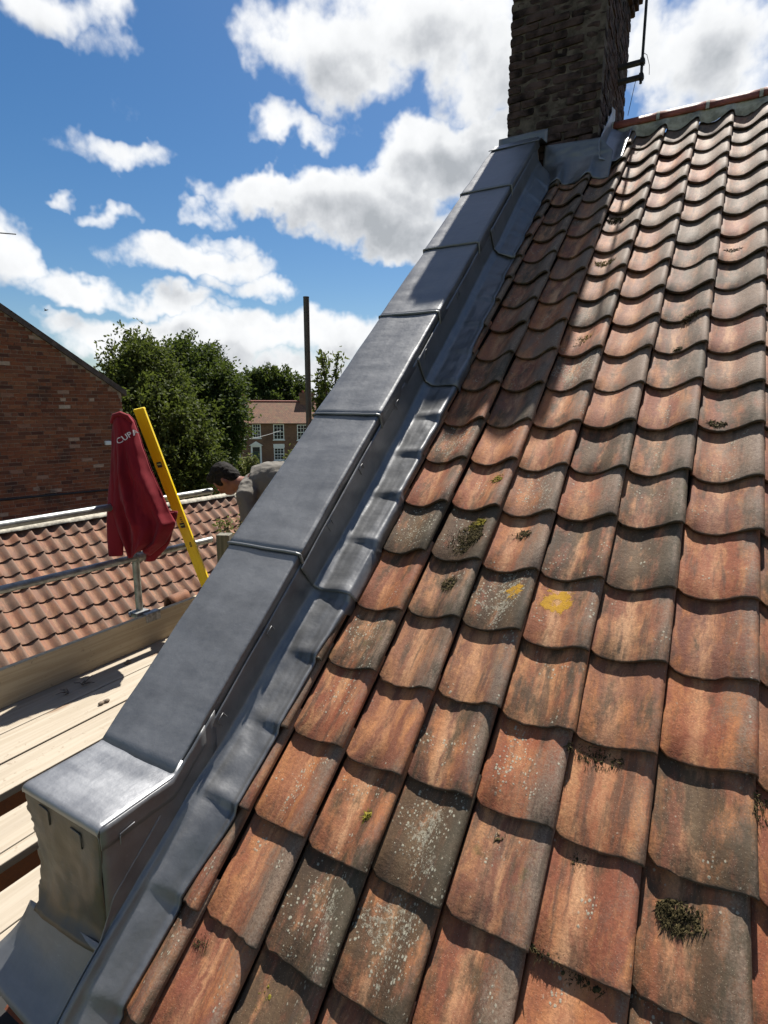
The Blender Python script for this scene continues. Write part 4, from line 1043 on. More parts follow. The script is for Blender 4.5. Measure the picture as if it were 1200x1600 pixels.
# ------------------------------------------------------------------ spirit level
def yellow():
    m, n, p = mat('yellow_enamel'); co, rnd, v = obj_vec(n)
    f = n.noise(n.v('MULTIPLY', v, (30, 30, 6)), 1.0, 5, 0.7)
    c = n.mix(n.rng(f, 0.62, 0.75), (0.74, 0.52, 0.004), (0.5, 0.33, 0.02))
    n.put(p.inputs['Base Color'], c); p.inputs['Roughness'].default_value = 0.38; return m
M_YEL = yellow()
l_top = on_x(217, 638, SX + 0.005); 
l_bot = on_z(345, 978, DECK)
l_bot = on_x(318.5, 904, l_top.x + (l_bot.x - l_top.x) * 0.0 + 0.10)
ld = (l_bot - l_top).normalized(); tlen = (DECK + 0.004 - l_top.z) / ld.z
l_bot = l_top + ld * tlen
la = -ld                                                   # up the level
lv = (C - l_top).normalized(); lw = la.cross(lv).normalized(); lf = lw.cross(la).normalized()
lw2 = (lw * math.cos(R_(24)) + lf * math.sin(R_(24))); lf2 = la.cross(lw2) * -1
if lf2.dot(lv) < 0: lf2 = -lf2
LM = Matrix(((lw2.x, lf2.x, la.x, l_bot.x), (lw2.y, lf2.y, la.y, l_bot.y), (lw2.z, lf2.z, la.z, l_bot.z), (0, 0, 0, 1)))
lev = tag(empty('spirit_level', l_bot), 'long yellow spirit level leaning beside the burgundy jacket', 'spirit level')
LL = tlen; hw = 0.036; th = 0.014
at_root(MB().box((-hw, -th, 0), (hw, th, LL), LM), 'beam', M_YEL, lev, bevel=0.003)
for x_ in (-0.026, 0.0, 0.026): at_root(MB().box((x_ - 0.0035, th - 0.001, 0.02), (x_ + 0.0035, th + 0.0022, LL - 0.02), LM), 'rib', M_YEL, lev)
M_RUB = simple('black_print', (0.03, 0.03, 0.03), 0.7)
for z_ in (0, LL - 0.012): at_root(MB().box((-hw - 0.001, -th - 0.001, z_ - 0.002), (hw + 0.001, th + 0.001, z_ + 0.006), LM), 'end_cap', M_YEL if z_ else M_RUB, lev)
M_VIAL = simple('vial_green', (0.35, 0.5, 0.12), 0.15)
for z_ in (LL - 0.40, LL * 0.5):
    mb = MB().box((-0.016, th + 0.0005, z_ - 0.020), (0.016, th + 0.0028, z_ + 0.020), LM); o = at_root(mb, 'vial_window', M_RUB, lev)
    at_root(MB().tube([LM @ Vector((-0.012, th + 0.004, z_ + 0.004)), LM @ Vector((0.012, th + 0.004, z_ + 0.004))], 0.005, 8), 'vial', M_VIAL, lev)
for z_, wdt in ((LL - 0.86, 0.045), (LL - 1.05, 0.03)):
    for k in range(4):
        at_root(MB().box((-0.004 + 0.004 * (k % 2), th + 0.0005, z_ + k * wdt / 3), (0.012, th + 0.0030, z_ + k * wdt / 3 + 0.006), LM), 'printed_mark', M_RUB, lev)

# ------------------------------------------------------------------ bent over worker
M_SKIN = simple('skin', (0.17, 0.065, 0.04), 0.55, 0, 0.15, 30)
M_SHIRT = None
m, n, p = mat('grey_tshirt'); co, rnd, v = obj_vec(n)
n.put(p.inputs['Base Color'], n.mix(n.noise(v, 14.0, 4), (0.105, 0.095, 0.082), (0.14, 0.128, 0.11))); p.inputs['Roughness'].default_value = 0.9
n.put(p.inputs['Normal'], n.bump(n.noise(n.v('MULTIPLY', v, (26, 26, 7)), 1.0, 3), 0.5, 0.012)); M_SHIRT = m
M_HAIR = simple('dark_hair', (0.012, 0.010, 0.009), 0.75, 0, 0.7, 55, 0.6, 160, (1, 1, 1), 0.12)
M_TROU = simple('work_trousers', (0.028, 0.028, 0.032), 0.9, 0, 0.3, 20)
hd = far(352, 748, 4.32)
fx = (jr * -0.97 + jf * 0.14).normalized()           # direction the worker faces, level
lat = AZ.cross(fx).normalized()                       # his left
def BP(f, l, z): return hd + fx * f + lat * l + AZ * z
man = tag(empty('person', (BP(-0.72, 0, 0).x, BP(-0.72, 0, 0).y, DECK)), 'dark haired worker in a grey t-shirt bending down behind the lead coping', 'person')
def remesh(mb, name, material, vox, smooth=6):
    o = at_root(mb, name, material, man)
    m1 = o.modifiers.new('remesh', 'REMESH'); m1.mode = 'VOXEL'; m1.voxel_size = vox; m1.use_smooth_shade = True
    m2 = o.modifiers.new('smooth', 'SMOOTH'); m2.factor = 0.5; m2.iterations = smooth
    return o
hipz = DECK + 0.93 - hd.z
sh = BP(-0.235, 0, -0.06); hip = BP(-0.74, 0, hipz)
nod = Matrix.Rotation(R_(56), 3, lat)                 # head hangs forward
mb = MB()
HM = Matrix((fx, lat, AZ)).transposed()
HM = nod @ HM
mb.ell(hd, (0.100, 0.078, 0.118), HM)
mb.ell(hd + HM @ Vector((0.035, 0, -0.065)), (0.065, 0.055, 0.065), HM)
mb.ell(hd + HM @ Vector((0.103, 0, -0.025)), (0.022, 0.014, 0.026), HM, 8, 6)
mb.ell(hd + HM @ Vector((0.090, 0, -0.075)), (0.014, 0.026, 0.012), HM, 8, 6)
for s_ in (-1, 1):
    mb.ell(hd + HM @ Vector((-0.008, 0.080 * s_, -0.02)), (0.020, 0.010, 0.032), HM, 8, 6)
    mb.ell(hd + HM @ Vector((0.085, 0.032 * s_, 0.005)), (0.016, 0.018, 0.010), HM, 8, 6)
mb.tube([hd + HM @ Vector((-0.02, 0, -0.06)), BP(-0.11, 0, -0.035), sh], [0.060, 0.060, 0.075], 14)
spine = [sh, BP(-0.36, 0, -0.01), BP(-0.52, 0, -0.005), hip]
mb.tube(spine, [0.115, 0.135, 0.13, 0.135], 16)
def limb(pts, rad): mb.tube(pts, rad, 12)
arms = []
for s_ in (-1, 1):
    shl = sh + lat * (0.17 * s_) + AZ * -0.03
    el = shl + AZ * -0.26 + fx * (-0.05) + lat * (0.03 * s_); wr = el + AZ * -0.22 + fx * 0.06 + lat * (-0.05 * s_)
    limb([sh + lat * (0.05 * s_), shl, el, wr], [0.075, 0.060, 0.045, 0.030]); arms.append((s_, shl, el, wr))
    pal = wr + AZ * -0.075 + fx * 0.02
    limb([wr, (wr + pal) / 2, pal], [0.028, 0.036, 0.036])
    for k in range(4):
        b = pal + fx * (0.024 - 0.016 * k) + AZ * -0.02; L = (0.075, 0.085, 0.078, 0.062)[k]
        limb([pal, b, b + AZ * (-L * 0.55) - lat * (0.008 * s_), b + AZ * (-L * 0.9) - lat * (0.03 * s_)], [0.012, 0.0095, 0.009, 0.0075])
    b = wr + fx * 0.03 + AZ * -0.035; limb([wr, b, b + fx * 0.03 + AZ * -0.035, b + fx * 0.035 + AZ * -0.065], [0.014, 0.012, 0.011, 0.008])
    kn = hip + lat * (0.11 * s_) + AZ * -0.45 + fx * 0.06; an = Vector((hip.x, hip.y, DECK + 0.09)) + lat * (0.13 * s_)
    limb([hip + lat * (0.06 * s_), hip + lat * (0.10 * s_) + AZ * -0.08, kn, an], [0.12, 0.10, 0.065, 0.042])
    limb([an + fx * -0.03 + AZ * -0.035, an + fx * 0.08 + AZ * -0.05, an + fx * 0.17 + AZ * -0.06], [0.045, 0.042, 0.03])
body = remesh(mb, 'body', M_SKIN, 0.0095, 5)
mb = MB()
mb.tube([BP(-0.165, 0, -0.028)] + [sh, BP(-0.28, 0, -0.022), BP(-0.36, 0, 0.002), BP(-0.52, 0, 0.012), BP(-0.66, 0, hipz * 0.7), BP(-0.72, 0, hipz + 0.0)], [0.078, 0.118, 0.136, 0.142, 0.142, 0.142, 0.140], 20)
mb.tube([sh + lat * -0.15 + AZ * -0.01, sh, sh + lat * 0.15 + AZ * -0.01], [0.080, 0.11, 0.080], 14)
for s_, shl, el, wr in arms: mb.tube([sh + lat * (0.08 * s_), shl, shl.lerp(el, 0.72)], [0.092, 0.078, 0.072], 14)
mb.tube([BP(-0.30, 0, -0.10), BP(-0.40, 0, -0.15), BP(-0.55, 0, -0.12)], [0.08, 0.10, 0.09], 14)
shirt = remesh(mb, 'tshirt', M_SHIRT, 0.010, 4)
tex2 = bpy.data.textures.new('cloth_folds', 'CLOUDS'); tex2.noise_scale = 0.07; tex2.noise_depth = 2
dm2 = shirt.modifiers.new('folds', 'DISPLACE'); dm2.texture = tex2; dm2.strength = 0.022; dm2.mid_level = 0.5
mb = MB()
mb.tube([BP(-0.66, 0, hipz * 0.8), hip + AZ * -0.02], [0.140, 0.150], 16)
for s_ in (-1, 1):
    kn = hip + lat * (0.11 * s_) + AZ * -0.45 + fx * 0.06; an = Vector((hip.x, hip.y, DECK + 0.09)) + lat * (0.13 * s_)
    mb.tube([hip + lat * (0.06 * s_), hip + lat * (0.10 * s_) + AZ * -0.08, kn, an], [0.138, 0.118, 0.085, 0.07], 14)
remesh(mb, 'trousers', M_TROU, 0.014, 4)
mb = MB()
mb.ell(hd + HM @ Vector((-0.018, 0, 0.026)), (0.102, 0.086, 0.110), HM)
for s_ in (-1, 1): mb.ell(hd + HM @ Vector((0.012, 0.062 * s_, 0.012)), (0.050, 0.026, 0.050), HM, 10, 7)
mb.ell(hd + HM @ Vector((-0.045, 0, -0.020)), (0.068, 0.076, 0.090), HM)
mb.ell(hd + HM @ Vector((0.045, 0, 0.085)), (0.060, 0.065, 0.045), HM)
hair = remesh(mb, 'hair', M_HAIR, 0.009, 3)
tex = bpy.data.textures.new('hair_clumps', 'CLOUDS'); tex.noise_scale = 0.022; tex.noise_depth = 2
dm = hair.modifiers.new('tuft', 'DISPLACE'); dm.texture = tex; dm.strength = 0.016; dm.mid_level = 0.45

# ------------------------------------------------------------------ timber stub and weed behind the coping
q = far(351, 846, 4.6)
pst = MB().box((-0.055, -0.05, GROUND - q.z), (0.055, 0.05, 0.065), Matrix.Translation(q) @ Matrix.Rotation(R_(25), 4, 'Z')).build('fence_post', M_POST, None, bevel=0.008)
pst.data.name = 'fence_post'
tag(pst, 'grey weathered timber post just behind the coping near the weed', 'post')
def leaf_mat(name, a, b, trans=0.35):
    m, n, p = mat(name)
    isl = n.new('ShaderNodeNewGeometry').outputs['Random Per Island']
    pos = n.new('ShaderNodeNewGeometry').outputs['Position']
    f = n.noise(pos, 0.8, 3)
    c = n.mix(n.m('FRACT', n.m('ADD', n.m('MULTIPLY', isl, 0.8), n.m('MULTIPLY', f, 0.4))), a, b)
    n.put(p.inputs['Base Color'], c); p.inputs['Roughness'].default_value = 0.65; p.inputs['Specular IOR Level'].default_value = 0.15
    tr = n.new('ShaderNodeBsdfTranslucent'); n.put(tr.inputs[0], n.mix(0.5, c, (0.12, 0.16, 0.02)))
    mx = n.new('ShaderNodeMixShader'); mx.inputs[0].default_value = trans
    n.l.new(p.outputs[0], mx.inputs[1]); n.l.new(tr.outputs[0], mx.inputs[2])
    o = [q for q in n.n if q.type == 'OUTPUT_MATERIAL'][0]; n.l.new(mx.outputs[0], o.inputs[0])
    return m
M_LEAFA = leaf_mat('leaf_olive', (0.028, 0.042, 0.011), (0.085, 0.10, 0.026))
M_LEAFB = leaf_mat('leaf_dark', (0.016, 0.031, 0.010), (0.048, 0.068, 0.020))
M_LEAFC = leaf_mat('leaf_conifer', (0.012, 0.022, 0.012), (0.03, 0.045, 0.02), 0.15)
M_LEAFD = leaf_mat('leaf_weed', (0.08, 0.095, 0.025), (0.19, 0.185, 0.08))
M_BARK = simple('bark', (0.06, 0.045, 0.033), 0.95, 0, 0.4, 6, 0.6, 20)
def leaf(mb, p, d, w, nrm):
    s = d.cross(nrm)
    if s.length < 1e-5: return
    s = s.normalized() * (w * 0.5)
    mid = p + d * 0.45 + nrm * (w * 0.12)
    mb.add([p, mid + s, p + d, mid - s], [(0, 1, 2), (0, 2, 3)])
def rvec(): 
    while True:
        q = Vector((random.uniform(-1, 1), random.uniform(-1, 1), random.uniform(-1, 1)))
        if 0.01 < q.length < 1: return q.normalized()
def weed(root, hgt, n_st, n_leaf, lsize, label, material, name='weed', cat='plant', spread=0.5):
    w_ = tag(empty(name, root), label, cat)
    st_, lf_ = MB(), MB()
    for k in range(n_st):
        a = random.uniform(0, 6.28); d = Vector((math.cos(a) * spread, math.sin(a) * spread, 1)).normalized()
        tip_ = root + d * hgt * random.uniform(0.6, 1.0)
        mid = root.lerp(tip_, 0.5) + rvec() * hgt * 0.05
        st_.tube([root, mid, tip_], [hgt * 0.012, hgt * 0.009, hgt * 0.004], 5)
        for j in range(n_leaf):
            t = random.uniform(0.15, 1.0); q = (root.lerp(mid, t * 2) if t < .5 else mid.lerp(tip_, t * 2 - 1))
            q = q + rvec() * lsize * random.uniform(0, 1.6); dd = (rvec() + d * 0.5).normalized() * lsize * random.uniform(0.5, 1.2); leaf(lf_, q, dd, lsize * 0.45, rvec())
    at_root(st_, 'stem', M_BARK, w_); at_root(lf_, 'foliage', material, w_); return w_
wr_ = far(368, 868, 4.9); weed(wr_, 0.40, 16, 26, 0.045, 'pale straggly weed growing behind the coping above the post', M_LEAFD)
sapr = far(430, 800, 12); 
sap = far(512, 690, 16); sap.z -= 1.0
weed(sap, 3.6, 7, 380, 0.16, 'light green sapling rising behind the coping beside the pole', M_LEAFA, 'sapling', 'tree', 0.10)
sap2 = far(470, 735, 30); sap2.z -= 1.8
weed(sap2, 4.4, 10, 150, 0.18, 'pale leafy shrub partly covering the far house roof', M_LEAFD, 'garden_shrub', 'shrub', 0.28)
sap3 = far(388, 735, 40); sap3.z -= 1
weed(sap3, 2.4, 14, 160, 0.24, 'small pale bush by the front door of the far house', M_LEAFD, 'garden_bush', 'shrub', 0.4)

# ------------------------------------------------------------------ trees
def tree(name, label, base, lobes, leaf_size, count, material, wind=Vector((0, 0, 0)), trunk_r=0.25, clump=0.5, cat='tree', group=None):
    t = tag(empty(name, base), label, cat, group)
    tr, lf_ = MB(), MB()
    cen = sum((l[0] for l in lobes), Vector()) / len(lobes)
    top = Vector((cen.x, cen.y, cen.z))
    tr.tube([base, base.lerp(top, 0.4) + Vector((0.1, 0.05, 0)), top], [trunk_r, trunk_r * 0.75, trunk_r * 0.35], 10)
    vol = [l[1].x * l[1].y * l[1].z for l in lobes]; tot = sum(vol)
    for (c, r), v_ in zip(lobes, vol):
        tr.tube([base.lerp(top, random.uniform(0.35, 0.8)), (base.lerp(top, 0.7) + c) / 2 + rvec() * 0.3, c], [trunk_r * 0.4, trunk_r * 0.25, trunk_r * 0.08], 7)
        ncl = max(8, int(count * v_ / tot / 26))
        for k in range(ncl):
            q = rvec(); rad = random.random() ** 0.45
            if random.random() < 0.15: rad = random.uniform(1.0, 1.24)
            cc = c + Vector((q.x * r.x, q.y * r.y, q.z * r.z)) * rad
            if noise.noise(cc * (0.9 / max(0.4, clump))) < -0.28: continue
            out = (q + Vector((0, 0, 0.25)) + wind).normalized()
            tw = out * clump * random.uniform(0.6, 1.2)
            if k % 3 == 0: tr.tube([c.lerp(cc, 0.5), cc + tw * 0.5], [trunk_r * 0.06, trunk_r * 0.02], 4, False)
            for j in range(26):
                p_ = cc + tw * random.uniform(-0.2, 1.0) + rvec() * clump * random.uniform(0.1, 0.55)
                d = (rvec() * 0.8 + out * 0.7 + Vector((0, 0, -0.25))).normalized() * leaf_size * random.uniform(0.6, 1.25)
                leaf(lf_, p_, d, leaf_size * 0.55, (rvec() + Vector((0, 0, 0.9))).normalized())
    at_root(tr, 'trunk', M_BARK, t); at_root(lf_, 'crown', material, t); return t
def lobe(px, py, dist, rx, rz, ry=None):
    return (far(px, py, dist), Vector((rx, ry or rx, rz)))
def gb(px, dist):
    q = far(px, 700, dist); q.z = GROUND; return q
tree('broadleaf_tree', 'leafy olive green tree right behind the brick gable and the jacket', gb(235, 22),
     [lobe(203, 560, 22, 0.80, 0.85), lobe(222, 570, 22, 0.7, 0.8), lobe(245, 610, 22, 0.9, 1.1), lobe(262, 640, 21.6, 1.0, 1.2), lobe(190, 600, 22, 0.75, 0.9), lobe(215, 575, 22, 0.85, 0.95), lobe(200, 620, 22, 0.95, 1.1), lobe(230, 600, 21.6, 1.0, 1.2), lobe(240, 650, 21.3, 1.5, 1.3), lobe(285, 675, 21.3, 1.1, 1.2), lobe(270, 720, 21, 1.4, 1.2), lobe(225, 710, 21.5, 1.4, 1.3), lobe(308, 715, 21, 0.7, 1.0), lobe(300, 762, 21, 0.9, 1.0), lobe(255, 780, 21, 1.4, 1.2)],
     0.17, 60000, M_LEAFA, Vector((0.5, 0.3, 0.1)), 0.28, 0.5)
tree('windswept_tree', 'dark green windswept tree between the olive tree and the far house', gb(315, 30),
     [lobe(282, 562, 29, 1.0, 0.9), lobe(303, 565, 29, 1.1, 0.9), lobe(262, 580, 29.2, 1.0, 1.0), lobe(345, 615, 28.4, 1.0, 1.0), lobe(292, 578, 29, 1.5, 1.3), lobe(275, 605, 29, 1.5, 1.3), lobe(318, 605, 28.5, 1.5, 1.3), lobe(335, 640, 28.3, 1.4, 1.4), lobe(305, 650, 28.3, 1.7, 1.6), lobe(352, 670, 28, 0.95, 1.2), lobe(330, 690, 28, 1.2, 1.3), lobe(362, 645, 28, 0.6, 0.8), lobe(300, 720, 28.4, 1.6, 1.5)],
     0.20, 60000, M_LEAFB, Vector((0.9, 0.55, 0.05)), 0.32, 0.6)
tree('conifer', 'small dark conifer top showing behind the windswept tree', gb(333, 55),
     [lobe(330, 562, 55, 0.75, 1.3), lobe(337, 580, 55, 1.2, 1.0), lobe(346, 578, 55, 0.65, 0.9), lobe(328, 600, 55, 1.5, 1.6), lobe(342, 605, 55, 1.4, 1.4)], 0.32, 12000, M_LEAFC, Vector((0, 0, 0.3)), 0.25, 0.5)
tree('far_tree', 'broad green tree crown rising behind the far house roof', gb(418, 95),
     [lobe(388, 602, 95, 2.6, 1.8), lobe(410, 598, 95, 2.8, 2.1), lobe(435, 597, 95, 2.8, 2.1), lobe(455, 606, 95, 2.3, 2.3), lobe(400, 620, 95, 3.8, 2.2), lobe(440, 622, 95, 4.2, 2.2)], 0.55, 26000, M_LEAFB, Vector((0.2, 0, 0)), 0.5, 1.0)
tree('garden_tree', 'deep green garden tree filling the gap behind the bent worker', gb(330, 38),
     [lobe(338, 735, 38, 1.3, 1.3), lobe(318, 748, 37, 1.6, 1.2), lobe(300, 770, 36, 2.0, 1.5)], 0.22, 6000, M_LEAFB, Vector((0.2, 0, 0)), 0.2, 0.6)

# ------------------------------------------------------------------ far house
HD = 72.0; ha = R_(41.5); hr = Vector((math.cos(ha), math.sin(ha), 0)); hf = Vector((-math.sin(ha), math.cos(ha), 0))
ho = far(420, 660, HD)
def HP(px, py, out=0.0): return hit(px, py, hf, hf.dot(ho)) - hf * out
house = tag(empty('terraced_house', Vector((ho.x, ho.y, GROUND))), 'distant brick house with white sash windows, green door and tiled roof', 'house')
def brick_far():
    m, n, p = mat('far_brick')
    co = n.new('ShaderNodeTexCoord').outputs['Object']
    b = n.new('ShaderNodeTexBrick'); b.inputs['Scale'].default_value = 1.0
    b.inputs['Brick Width'].default_value = 0.225; b.inputs['Row Height'].default_value = 0.075; b.inputs['Mortar Size'].default_value = 0.01
    b.inputs['Color1'].default_value = (0.22, 0.10, 0.052, 1); b.inputs['Color2'].default_value = (0.14, 0.062, 0.035, 1); b.inputs['Mortar'].default_value = (0.17, 0.13, 0.09, 1)
    x, y, z = n.sep(co)[0:3]
    s = n.m('ADD', n.m('MULTIPLY', x, math.cos(ha)), n.m('MULTIPLY', y, math.sin(ha)))
    n.put(b.inputs['Vector'], n.comb(s, z, 0.0)); n.put(p.inputs['Base Color'], n.mix(n.m('MULTIPLY', n.rng(n.noise(co, 0.7, 5), .45, .7), .45), b.outputs[0], (0.06, 0.035, 0.025))); p.inputs['Roughness'].default_value = 0.9
    return m
def roof_far():
    m, n, p = mat('far_roof_tile')
    co = n.new('ShaderNodeTexCoord').outputs['Object']
    x, y, z = n.sep(co)[0:3]; s = n.m('ADD', n.m('MULTIPLY', x, math.cos(ha)), n.m('MULTIPLY', y, math.sin(ha)))
    b = n.new('ShaderNodeTexBrick'); b.inputs['Scale'].default_value = 1.0; b.inputs['Brick Width'].default_value = 0.25; b.inputs['Row Height'].default_value = 0.16; b.inputs['Mortar Size'].default_value = 0.012
    b.inputs['Color1'].default_value = (0.19, 0.09, 0.05, 1); b.inputs['Color2'].default_value = (0.125, 0.062, 0.038, 1); b.inputs['Mortar'].default_value = (0.035, 0.03, 0.022, 1)
    n.put(b.inputs['Vector'], n.comb(s, z, 0.0))
    c = n.mix(n.m('MULTIPLY', n.rng(n.noise(co, 1.4, 5, 0.7), .5, .7), .4), b.outputs[0], (0.14, 0.13, 0.06)); n.put(p.inputs['Base Color'], c); p.inputs['Roughness'].default_value = 0.9
    n.put(p.inputs['Normal'], n.bump(b.outputs['Fac'], -0.5, 0.03)); return m
L_, R2_ = 318, 640
wl, wr2 = HP(L_, 660), HP(R2_, 660); ez = HP(420, 660).z; rzz = HP(420, 629).z
slope_back = (rzz - ez) / math.tan(R_(40))
mb = MB(); gl, gr_ = Vector((wl.x, wl.y, GROUND)), Vector((wr2.x, wr2.y, GROUND)); tl, tr_ = Vector((wl.x, wl.y, ez)), Vector((wr2.x, wr2.y, ez))
dp = hf * (2 * slope_back)
pl, pr = tl + hf * slope_back + AZ * (rzz - ez), tr_ + hf * slope_back + AZ * (rzz - ez)
mb.add([gl, gr_, gr_ + dp, gl + dp, tl, tr_, tr_ + dp, tl + dp, pl, pr], [(0, 1, 5, 4), (1, 2, 6, 9, 5), (2, 3, 7, 6), (3, 0, 4, 8, 7)])
at_root(mb, 'wall', brick_far(), house)
# roof slab raised over the walls
k_ = (slope_back + 0.3) / slope_back
a0 = tl - hf * 0.3 - AZ * (0.3 * math.tan(R_(40))) + AZ * 0.05; a1 = tr_ - hf * 0.3 - AZ * (0.3 * math.tan(R_(40))) + AZ * 0.05
c0, c1 = pl + AZ * 0.05, pr + AZ * 0.05
d0_, d1_ = a0 + hf * (2 * slope_back + 0.6), a1 + hf * (2 * slope_back + 0.6)
rfm = at_root(MB().add([a0, a1, c1, c0, d0_, d1_], [(0, 1, 2, 3), (3, 2, 5, 4)]), 'roof', roof_far(), house, solid=0.12, off=1)
at_root(MB().tube([c0 + AZ * 0.12, c1 + AZ * 0.12], 0.13, 8), 'ridge', M_RIDGE, house)
HMt = Matrix(((hr.x, -hf.x, 0, 0), (hr.y, -hf.y, 0, 0), (0, 0, 1, 0), (0, 0, 0, 1)))
M_FARW = simple('far_white_paint', (0.75, 0.75, 0.70), 0.6, 0, 0.05); M_GLS = simple('window_glass', (0.02, 0.025, 0.028), 0.12, 0, 0.2, 3)
def hwindow(x0, y0, x1, y1, lintel=False):
    a, b = HP(x0, y1), HP(x1, y0); w_ = (b - a).dot(hr); h_ = b.z - a.z; M_ = Matrix.Translation(a) @ HMt
    fr_ = MB(); t = 0.11
    fr_.box((0, -0.05, 0), (t, 0.06, h_), M_).box((w_ - t, -0.05, 0), (w_, 0.06, h_), M_).box((t, -0.05, h_ - t), (w_ - t, 0.06, h_), M_).box((t, -0.05, 0), (w_ - t, 0.06, t), M_)
    fr_.box((t, 0.0, h_ * .5 - .05), (w_ - t, 0.05, h_ * .5 + .05), M_)
    for k in (1, 2): fr_.box((t + (w_ - 2 * t) * k / 3 - .025, 0.0, t), (t + (w_ - 2 * t) * k / 3 + .025, 0.04, h_ - t), M_)
    for k in (0.27, 0.75): fr_.box((t, 0.0, h_ * k - .02), (w_ - t, 0.035, h_ * k + .02), M_)
    wn = at_root(fr_, 'window', M_FARW, house)
    def sub(mb_, nm, mt):
        o_ = mb_.build(nm, mt); o_.parent = wn; return o_
    sub(MB().box((t * .5, 0.003, t * .5), (w_ - t * .5, 0.012, h_ - t * .5), M_), 'pane', M_GLS)
    sub(MB().box((-0.1, -0.02, -0.12), (w_ + 0.1, 0.12, -0.003), M_), 'sill', M_FARW)
    if lintel: sub(MB().box((-0.05, -0.02, h_ + 0.003), (w_ + 0.05, 0.08, h_ + 0.5), M_), 'lintel', M_FARW)
for w_ in [(395, 662, 407, 684.5, False), (427.5, 662.5, 443.5, 687, False), (464.5, 663.5, 480, 687.5, False), (361, 691, 375, 717.5, False), (428.5, 699.5, 444, 719, True), (464.5, 699.5, 480, 719, True), (361, 663, 374, 684, False), (330, 663, 343, 684, False), (500, 663, 515, 687, False)]: hwindow(*w_)
a, b = HP(393, 728), HP(408.5, 696); w_ = (b - a).dot(hr); h_ = b.z - a.z; M_ = Matrix.Translation(a) @ HMt
fr_ = MB().box((0, -0.05, 0), (0.22, 0.14, h_), M_).box((w_ - 0.22, -0.05, 0), (w_, 0.14, h_), M_).box((0.22, -0.05, h_ - 0.2), (w_ - 0.22, 0.14, h_), M_)
fr_.add([M_ @ Vector(q) for q in ((-0.2, 0, h_ + .003), (w_ + 0.2, 0, h_ + .003), (w_ / 2, 0, h_ + 0.55), (-0.2, 0.3, h_ + .003), (w_ + 0.2, 0.3, h_ + .003), (w_ / 2, 0.3, h_ + 0.55))], [(3, 4, 5), (0, 2, 1), (0, 3, 5, 2), (1, 2, 5, 4), (0, 1, 4, 3)])
at_root(fr_, 'door_surround', M_FARW, house)
at_root(MB().box((0.225, 0.002, 0), (w_ - 0.225, 0.05, h_ - 0.75), M_), 'door', simple('green_door', (0.012, 0.04, 0.03), 0.4), house)
at_root(MB().box((0.225, 0.002, h_ - 0.72), (w_ - 0.225, 0.03, h_ - 0.21), M_), 'fanlight', M_GLS, house)
for (x0, x1, yt) in ((368, 382, 617), (470.5, 493, 613)):
    a, b = HP(x0, 640), HP(x1, yt); w_ = (b - a).dot(hr); h_ = b.z - a.z; M_ = Matrix.Translation(a + hf * slope_back) @ HMt
    ch_ = at_root(MB().box((0, -0.5, -0.5), (w_, 0.5, h_), M_).box((-0.06, -0.56, h_ - 0.35), (w_ + 0.06, 0.56, h_ - 0.12), M_), 'chimney', MATS['far_brick'], house)
    for k in (0.25, 0.7):
        c_ = M_ @ Vector((w_ * k, 0, h_ - 0.02)); o_ = MB().tube([c_, c_ + AZ * 0.35], [0.15, 0.12], 8).build('chimney_pot', M_RIDGE); o_.parent = ch_
# overhead wire to the far house
w0, w1 = far(300, 693, 34), HP(440, 672, 0.1)
ow = MB().tube([w0.lerp(w1, t) - AZ * (1.2 * math.sin(math.pi * t) * 0.3) for t in [k / 10 for k in range(11)]], 0.02, 5).build('overhead_wire', simple('pale_cable', (0.3, 0.3, 0.3), 0.6)); tag(ow, 'pale overhead wire crossing from the trees to the far house', 'wire')

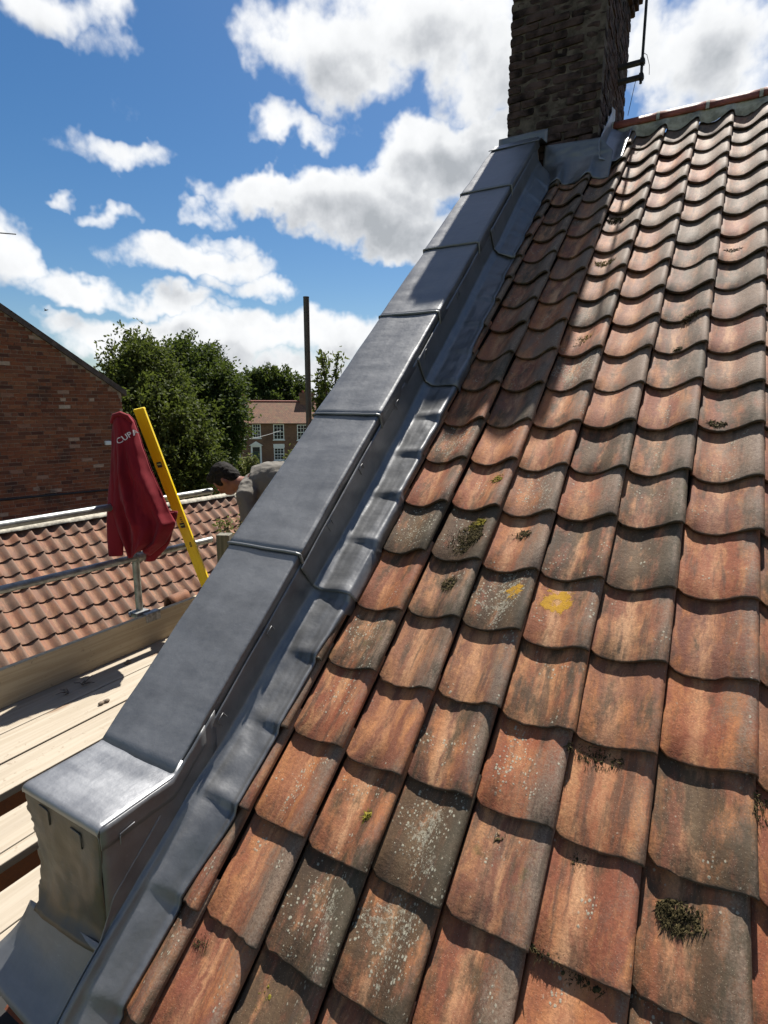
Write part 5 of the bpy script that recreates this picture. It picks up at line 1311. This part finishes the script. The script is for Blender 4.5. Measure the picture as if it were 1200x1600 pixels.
# ------------------------------------------------------------------ red car in the street
M_CARR = simple('red_paint', (0.32, 0.015, 0.03), 0.25, 0, 0.1); 
cq = far(314, 751, 46); cz = GROUND + 0.004
car = tag(empty('parked_car', (cq.x, cq.y, cz)), 'red car parked in the street beyond the trees, mostly hidden', 'car')
ca_ = R_(41 + 20); CM = Matrix.Translation((cq.x, cq.y, cz)) @ Matrix.Rotation(ca_, 4, 'Z')
sec_ = [(-2.05, 0.35), (-2.1, 0.75), (-1.9, 0.95), (-1.55, 1.0), (-0.95, 1.45), (0.55, 1.47), (1.2, 1.0), (1.95, 0.85), (2.1, 0.6), (2.05, 0.32)]
def car_body():
    mb = MB(); vs = []; n_ = len(sec_)
    for s_, k in ((-1, 0), (1, 1)):
        for (x, z) in sec_: vs.append(CM @ Vector((x, s_ * (0.86 if z < 1.2 else 0.68), z)))
    fs = [tuple(range(n_))[::-1], tuple(range(n_, 2 * n_))] + [(i, i + 1, n_ + i + 1, n_ + i) for i in range(n_ - 1)] + [(n_ - 1, 0, n_, 2 * n_ - 1)]
    return mb.add(vs, fs)
at_root(car_body(), 'body', M_CARR, car, bevel=0.06)
M_CGL = simple('car_glass', (0.02, 0.02, 0.025), 0.1)
at_root(MB().add([CM @ Vector(q) for q in ((0.62, -0.62, 1.43), (0.62, 0.62, 1.43), (1.16, 0.74, 1.05), (1.16, -0.74, 1.05))], [(0, 3, 2, 1)]), 'windscreen', M_CGL, car, solid=0.03, off=1)
for s_ in (-1, 1):
    at_root(MB().add([CM @ Vector(q) for q in ((-1.3, s_ * 0.84, 1.05), (0.95, s_ * 0.84, 1.05), (0.5, s_ * 0.70, 1.40), (-0.9, s_ * 0.70, 1.40))], [(0, 1, 2, 3)]), 'side_window', M_CGL, car, solid=0.03, off=0)
    for x in (-1.3, 1.3):
        at_root(MB().tube([CM @ Vector((x, s_ * 0.70, 0.31)), CM @ Vector((x, s_ * 0.89, 0.31))], 0.31, 16), 'wheel', M_RUB, car)
    at_root(MB().box((2.0, s_ * 0.6 - 0.15, 0.62), (2.1, s_ * 0.6 + 0.15, 0.76), CM), 'headlight', M_WHITE, car)

# ------------------------------------------------------------------ bird
bq = far(72, 485, 28)
bird = tag(empty('bird', bq), 'tiny dark bird gliding above the brick gable', 'bird')
at_root(MB().tube([bq - jr * 0.1 - AZ * .02, bq - jr * .04, bq + jr * .05 + AZ * .02, bq + jr * 0.1 + AZ * .035], [0.006, 0.028, 0.026, 0.006], 8), 'body', M_IRON, bird)
for s_ in (-1, 1):
    at_root(MB().add([bq - jr * .03, bq + jr * .04 + AZ * .01, bq + jf * (0.2 * s_) + AZ * 0.06 + jr * .03, bq + jf * (0.12 * s_) + AZ * 0.05 - jr * .03], [(0, 1, 2, 3)]), 'wing', M_IRON, bird, solid=0.006)
